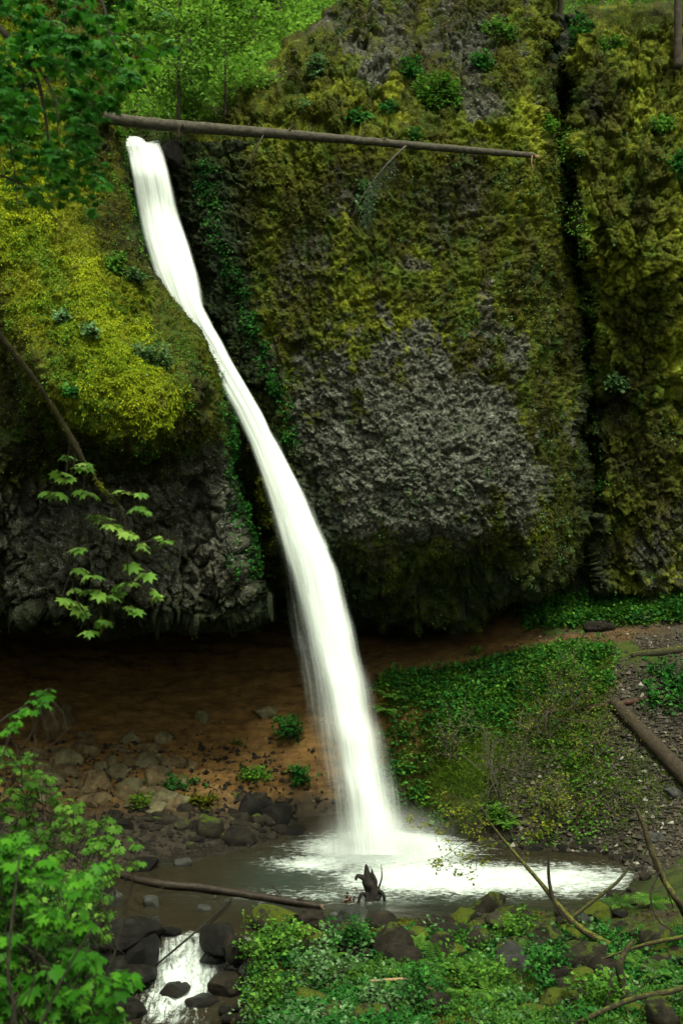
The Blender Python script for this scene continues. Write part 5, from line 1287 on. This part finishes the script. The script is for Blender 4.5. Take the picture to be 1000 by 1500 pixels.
m = MB(); clump(m, T_quad(.3), hpick(blob(hpx, hpy, 165, 95, 45, 90), 260, 54)+[0, 0, .2], 30, .8, .6, .16); tag(m.build('dead_bracken', M['dead_leaf']), kind='stuff')

def tree(px, py, d, h, r, label, mat='far_leaf', low=.35, crown=2.4, leaves=5200, size=.2, lean=(0, 0)):
    k = np.argmin((hpx-px)**2+(hpy-py)**2); p = S['pos'].reshape(-1, 3)[k].copy() if d is None else P(px, py, d)
    e = empty('forest_tree', p, label, 'tree', 'trees on the hillside above the falls'); top = p+[lean[0], lean[1], h]
    q = resample([p-[0, 0, .5], p+[lean[0]*.2, 0, h*.3], p+[lean[0]*.5, lean[1]*.5, h*.65], top], 30); m = MB(); tube(m, q, [r, r*.8, r*.5, r*.15], 10, .12, 3); m.build('trunk', M['trunk'], e)
    tips = []
    for i in range(16):
        t = rng.uniform(low, 1); b = q[int(t*29)]; a = rng.random()*6.28; mm_ = MB()
        grow(mm_, b, [math.cos(a), math.sin(a), .25], crown*(1.15-t*.6), r*.28, 1, tips, 5, .6, .05)
        if i == 0: acc = mm_
        else:
            for v_ in range(len(mm_.v)):
                pass
            acc.v += mm_.v; acc.a += mm_.a; acc.q += [x+acc.n for x in mm_.q]; acc.t += [x+acc.n for x in mm_.t]; acc.n += mm_.n
    acc.build('limb', M['trunk'], e)
    pos = np.array([t[0] for t in tips]); m = MB(); clump(m, T_quad(.38), pos, max(3, leaves//len(pos)), .55, .3, size); m.build('crown', M[mat], e)
tree(408, 60, None, 9, .16, 'slim straight dark trunked tree on the grassy slope at the top of the big wall', low=.55, lean=(-.1, 0), crown=1.8, leaves=3000)
tree(372, 112, None, 9, .20, 'dark trunked tree behind the bushes beside the stream above the falls', low=.5, lean=(.2, 0), crown=2.)
tree(330, 70, None, 8, .14, 'bright green leafy tree with horizontal sprays above the waterfall lip', 'herb_light', low=.12, crown=2.3, leaves=7000)
tree(275, 130, None, 7, .12, 'low light green tree leaning over the top of the waterfall', 'far_leaf', low=.1, crown=2., leaves=6000)
tree(262, 182, 33.8, 4.6, .07, 'young light green tree with spreading leafy sprays at the brink of the falls', 'bright_leaf', low=.25, crown=1.5, leaves=3600, size=.17)
tree(330, 170, 35.5, 4.2, .06, 'small bright sapling standing just above the log near the falls', 'bright_leaf', low=.15, crown=1.3, leaves=3000, size=.17)
tree(215, 60, None, 9, .18, 'dark green tree behind the reddish bracken', 'far_dark', low=.1, crown=2.6, leaves=8000)
tree(110, 60, None, 8, .2, 'dark leafy tree high behind the mossy bulge', 'far_dark', low=.05, crown=2.6, leaves=8000)
tree(480, -10, None, 8, .14, 'slender tree on the crest of the big wall shoulder', low=.3, crown=1.8, leaves=3000)
tree(992, 78, 34.6, 7, .15, 'slim dark trunk rising from the top of the wall beyond the cleft', low=.75, crown=1.6, leaves=1500)
tree(820, 10, 40, 6, .12, 'small dark tree standing in the notch above the cleft', 'far_dark', low=.1, crown=1.6, leaves=4000)

# ================================================================ near maples
MAPLE = T_maple(); FAR_MAPLE = T_maple(5, .45, .3)
def maple_twig(ml, mt, p, size, n=3, flowers=None, spin=None):
    """a pair or more of drooping maple leaves on leaf stalks at p"""
    for i in range(n):
        a = rng.random()*6.28+i*6.28/n if spin is None else spin+i*3.14159+rng.normal()*.4; d = np.array([math.cos(a), math.sin(a)*.8, -.05])
        b = p+d*size*rng.uniform(.35, .6); tube(mt, np.array([p, (p+b)/2+[0, 0, .01], b]), [.0018, .0012], 3, cap=False)
        f = d+[0, 0, -.25]+rng.normal(size=3)*.15; put(ml, MAPLE, [b], f, np.array([0, 0, 1.])+rng.normal(size=3)*.22, size*rng.uniform(.7, 1.15))
    if flowers is not None:
        for i in range(2):
            q = p+rng.normal(size=3)*size*.15; L = size*rng.uniform(.5, .9); k = 12
            put(flowers, T_quad(.4), q-np.outer(np.linspace(0, 1, k), [0, 0, L])+rng.normal(size=(k, 3))*.004, rdir(k, -.5), rdir(k), size*.13)
# the big-leaf tree whose trunk stands out of view and whose limbs hang in from the side
e = empty('maple_tree', (-3.6, 7.2, 5.0), 'overhanging maple with dark dangling limbs and a drooping mossy branch of fresh leaves', 'tree')
m = MB(); tube(m, resample([(-3.7, 7.3, 4.2), (-3.65, 7.2, 7), (-3.5, 7.1, 10.5), (-3.3, 7., 14), (-3., 6.9, 18)], 50), [.26, .22, .19, .15, .08], 14, .12, 2); m.build('trunk', M['olive_wood'], e)
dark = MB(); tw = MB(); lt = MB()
for pts, r in [([(-200, -120, 7.1), (-90, -40, 7), (0, 42, 6.8), (35, 78, 6.7), (58, 130, 6.6), (70, 200, 6.6), (75, 262, 6.6)], [.045, .03, .022, .014, .005]),
               ([(-200, -60, 7.1), (-100, 40, 6.9), (0, 86, 6.8), (28, 122, 6.7), (48, 152, 6.6)], [.03, .02, .014, .004]),
               ([(40, -160, 6.9), (100, -60, 6.6), (148, 0, 6.5), (160, 48, 6.4), (186, 92, 6.4)], [.02, .015, .010, .004]),
               ([(35, 78, 6.7), (62, 110, 6.6), (82, 150, 6.5), (84, 200, 6.5)], [.012, .008, .003]), ([(90, -60, 6.8), (95, 0, 6.7), (92, 60, 6.7)], [.01, .006, .003]),
               ([(-200, 80, 7.1), (-60, 130, 7), (0, 180, 6.9), (18, 230, 6.8), (25, 300, 6.8)], [.02, .014, .008, .003]),
               ([(160, 48, 6.4), (200, 60, 6.4), (235, 90, 6.4)], [.006, .003]), ([(-200, -60, 7.1), (0, -40, 6.8), (120, -30, 6.5), (240, 10, 6.4), (262, 40, 6.4)], [.03, .02, .008, .003]),
               ([(-200, 300, 7.2), (-50, 250, 7), (30, 270, 6.9), (90, 330, 6.8)], [.02, .01, .003])]:
    q = resample(pl(*pts), 40)+.012*np.stack([vnoise(np.arange(40)[:, None]/6.+np.array([[k, 0, 0]]), 9) for k in range(3)], -1); mm_ = MB(); tube(mm_, q, r, 8, .12, 4); mm_.build('limb', M['twig'], e)
def in_poly(n, poly, seed):
    r = np.random.default_rng(seed); poly = np.array(poly, float); out = []
    while len(out) < n:
        x, y = r.uniform(poly[:, 0].min(), poly[:, 0].max()), r.uniform(poly[:, 1].min(), poly[:, 1].max())
        if poly_sd(np.array([x]), np.array([y]), poly)[0] > 0: out.append((x, y))
    return out
big = [(-40, -40), (290, -40), (262, 40), (240, 110), (200, 138), (140, 185), (158, 270), (130, 345), (85, 330), (60, 240), (-40, 190)]
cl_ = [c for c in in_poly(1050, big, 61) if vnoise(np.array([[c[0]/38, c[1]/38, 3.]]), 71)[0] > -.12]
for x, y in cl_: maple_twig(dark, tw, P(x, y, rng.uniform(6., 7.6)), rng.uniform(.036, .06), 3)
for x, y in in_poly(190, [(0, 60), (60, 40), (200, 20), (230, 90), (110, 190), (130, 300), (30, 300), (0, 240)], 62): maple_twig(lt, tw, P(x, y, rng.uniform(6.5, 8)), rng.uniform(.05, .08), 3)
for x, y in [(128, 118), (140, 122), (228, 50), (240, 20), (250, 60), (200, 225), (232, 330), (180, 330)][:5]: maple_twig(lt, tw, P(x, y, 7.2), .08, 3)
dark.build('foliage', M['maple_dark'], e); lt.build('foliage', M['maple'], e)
# the mossy drooping branch
q = resample(pl((-200, 300, 7.3), (-80, 400, 7.6), (0, 492, 7.9), (55, 562, 8.), (98, 630, 8.05), (128, 684, 8.1), (157, 722, 8.1), (184, 748, 8.1)), 90)
m = MB(); tube(m, q, [.05, .045, .035, .030, .026, .020, .016, .026, .010, .003], 9, .22, 6); b = m.build('mossy_branch', M['mossy_wood'], e)
m = MB(); pos = q[rng.integers(20, 86, 1500)]; put(m, T_tri(.16), pos+rng.normal(size=(1500, 3))*.009, rdir(1500, -.9), rdir(1500), rng.uniform(.012, .035, 1500)); m.build('moss', M['moss_leaf'], b)
new = MB(); fl = MB(); st = MB()
for pts in [[(104, 636), (98, 690), (95, 730)], [(112, 655), (104, 720), (100, 790), (104, 840), (116, 885), (140, 918)], [(157, 722), (178, 745), (186, 790), (190, 850), (215, 872)], [(128, 684), (122, 720), (126, 780), (138, 840)],
            [(160, 726), (185, 720), (207, 725)], [(186, 790), (205, 795), (240, 788)], [(104, 840), (94, 865), (92, 882)], [(140, 757), (165, 768), (186, 785)], [(98, 640), (110, 668), (122, 676)], [(95, 700), (80, 712), (72, 722)]]:
    tube(st, resample(pl(*[(a, b, 8.08) for a, b in pts]), 14), [.008, .0035], 5, .2)
for x, y in [(98, 668), (92, 692), (100, 700), (120, 678), (122, 684), (72, 720), (86, 722), (116, 718), (128, 722), (178, 718), (205, 722), (205, 742), (213, 748), (138, 755), (148, 758), (160, 768), (170, 772), (183, 778), (195, 784), (203, 796), (210, 802), (232, 786), (248, 792), (112, 832), (135, 842),
             (92, 876), (100, 880), (136, 864), (145, 868), (187, 853), (210, 840), (178, 858), (184, 868), (222, 866), (232, 872), (187, 888), (195, 892), (122, 888), (130, 896), (150, 908), (156, 914), (136, 924), (112, 862), (160, 872), (186, 826), (118, 802)]:
    maple_twig(new, st, P(x+rng.normal()*2, y, 8.05+rng.normal()*.12), rng.uniform(.065, .10), 3, fl)
new.build('foliage', M['maple_new'], e); fl.build('blossom', M['yellow'], e); st.build('twig', M['twig'], e)

def shrub(name, label, region, n, dep, size, mat, seed, root, stems, stag=None, flowers=None, leafn=3, mask=-.25, tplf=None):
    e = empty(name, root, label, 'shrub'); m = MB(); L = MB(); t = MB()
    for s_ in stems: tube(m, resample(np.vstack([root, pl(*s_)]), 40), [.022, .016, .010, .004], 7, .15, 3)
    m.build('stem', M['twig'], e); fl_ = MB() if flowers else None
    for x, y in in_poly(n, region, seed):
        if vnoise(np.array([[x/32, y/32, seed*1.]]), seed)[0] < mask: continue
        k = np.clip((y-1000)/500, 0, 1); s_ = size[0]+(size[1]-size[0])*k; d_ = dep[0]+(dep[1]-dep[0])*k+rng.normal()*.35
        p = P(x, y, d_); maple_twig(L, t, p, s_*rng.uniform(.7, 1.2), leafn, fl_)
        if rng.random() < .5: tube(t, resample([p, p+[rng.normal()*.08, rng.normal()*.05, -.16], p+[rng.normal()*.12, .02, -.34]], 5), [.002, .004], 4)
    L.build('foliage', M[mat], e); t.build('twig', M['twig'], e)
    if flowers: fl_.build('blossom', M[flowers], e)
    return e
shrub('maple_shrub', 'bushy maple shrub with small yellow green leaves filling the lower corner', [(-60, 1085), (60, 1100), (80, 1140), (150, 1180), (200, 1235), (212, 1262), (150, 1300), (165, 1340), (140, 1420), (160, 1450), (190, 1505), (-60, 1520)], 900, (9.5, 8.), (.06, .06), 'maple_mid', 71,
      np.array([-3.4, 8.6, 4.2]), [[(60, 1520, 8.5), (55, 1350, 8.8), (40, 1200, 9.1), (25, 1090, 9.4)], [(80, 1520, 8.4), (105, 1380, 8.6), (125, 1250, 9), (130, 1190, 9.2)], [(100, 1530, 8.3), (150, 1450, 8.4), (185, 1330, 8.6), (200, 1250, 8.8)]], flowers='yellow', mask=-.45)
shrub('maple_shrub', 'closest maple shrub with large soft mid green leaves at the bottom corner', [(-60, 1240), (40, 1215), (90, 1290), (150, 1255), (175, 1285), (120, 1330), (160, 1395), (110, 1430), (180, 1415), (200, 1430), (170, 1460), (190, 1510), (130, 1510), (-60, 1520)], 760, (6.4, 5.6), (.05, .062), 'maple', 72,
      np.array([-1.9, 4.4, 6.3]), [[(10, 1560, 4.5), (12, 1420, 4.5), (20, 1330, 4.6), (30, 1250, 4.7)], [(20, 1600, 4.4), (70, 1480, 4.4), (110, 1400, 4.4), (135, 1360, 4.4)]], mask=-.5)
shrub('maple_sprig', 'single thin sprig of fresh leaves poking in before the dark earth bank', [(0, 1075), (8, 1050), (40, 1030), (60, 1005), (82, 1012), (70, 1035), (30, 1060), (5, 1085)], 22, (6.2, 6.2), (.05, .06), 'maple', 73,
      np.array([-2.6, 6.2, 7.6]), [[(-60, 1120, 6.2), (0, 1058, 6.2), (40, 1032, 6.2), (62, 1012, 6.2)]], mask=-1, leafn=2)
EXPO = 1.15
# ================================================================ camera and light
cam = bpy.data.cameras.new('camera'); co = bpy.data.objects.new('camera', cam); C.objects.link(co)
cam.sensor_fit = 'VERTICAL'; cam.sensor_height = 36; cam.lens = 36; cam.clip_end = 500
cam.dof.use_dof = True; cam.dof.focus_distance = 30; cam.dof.aperture_fstop = 2.4
co.location = (0, 0, CAMZ); co.rotation_euler = (math.radians(90), 0, 0); bpy.context.scene.camera = co
EL, AZ = math.radians(64), math.radians(158)     # sun height; compass turn of the light
w = bpy.data.worlds.new('World'); bpy.context.scene.world = w; w.use_nodes = True
nt = w.node_tree; bg = nt.nodes['Background']; sky = nt.nodes.new('ShaderNodeTexSky'); sky.sky_type = 'NISHITA'; sky.sun_disc = False
sky.sun_elevation = EL; sky.sun_rotation = AZ; sky.air_density = 1.; sky.dust_density = 6.; sky.ozone_density = .5
hs = nt.nodes.new('ShaderNodeHueSaturation'); hs.inputs['Saturation'].default_value = .25
tint = nt.nodes.new('ShaderNodeMix'); tint.data_type = 'RGBA'; tint.blend_type = 'MULTIPLY'; tint.inputs[0].default_value = 1; tint.inputs[7].default_value = (.93, 1.0, .80, 1)
nt.links.new(sky.outputs[0], hs.inputs['Color']); nt.links.new(hs.outputs[0], tint.inputs[6]); nt.links.new(tint.outputs[2], bg.inputs['Color'])
bg.inputs['Strength'].default_value = .108
sl = bpy.data.lights.new('sun', 'SUN'); sl.energy = 1.8; sl.angle = math.radians(16); sl.color = (.97, 1, .85)
so = bpy.data.objects.new('sun', sl); C.objects.link(so)
# direction towards the sun in Blender's sky convention
sd = (math.sin(AZ)*math.cos(EL), math.cos(AZ)*math.cos(EL), math.sin(EL))
from mathutils import Vector
so.rotation_euler = Vector(sd).to_track_quat('Z', 'Y').to_euler()
sc = bpy.context.scene
sc.view_settings.view_transform = 'Standard'; sc.view_settings.look = 'None'; sc.view_settings.exposure = EXPO; sc.view_settings.gamma = 1
sc.render.engine = 'CYCLES'; cy = sc.cycles
cy.max_bounces = 6; cy.diffuse_bounces = 4; cy.glossy_bounces = 2; cy.transmission_bounces = 3; cy.transparent_max_bounces = 12; cy.volume_bounces = 1
cy.use_adaptive_sampling = True; cy.adaptive_threshold = .02; cy.use_denoising = True; cy.caustics_reflective = False; cy.caustics_refractive = False
cy.volume_step_rate = 2
print('script seconds', round(time.time()-T0, 1))
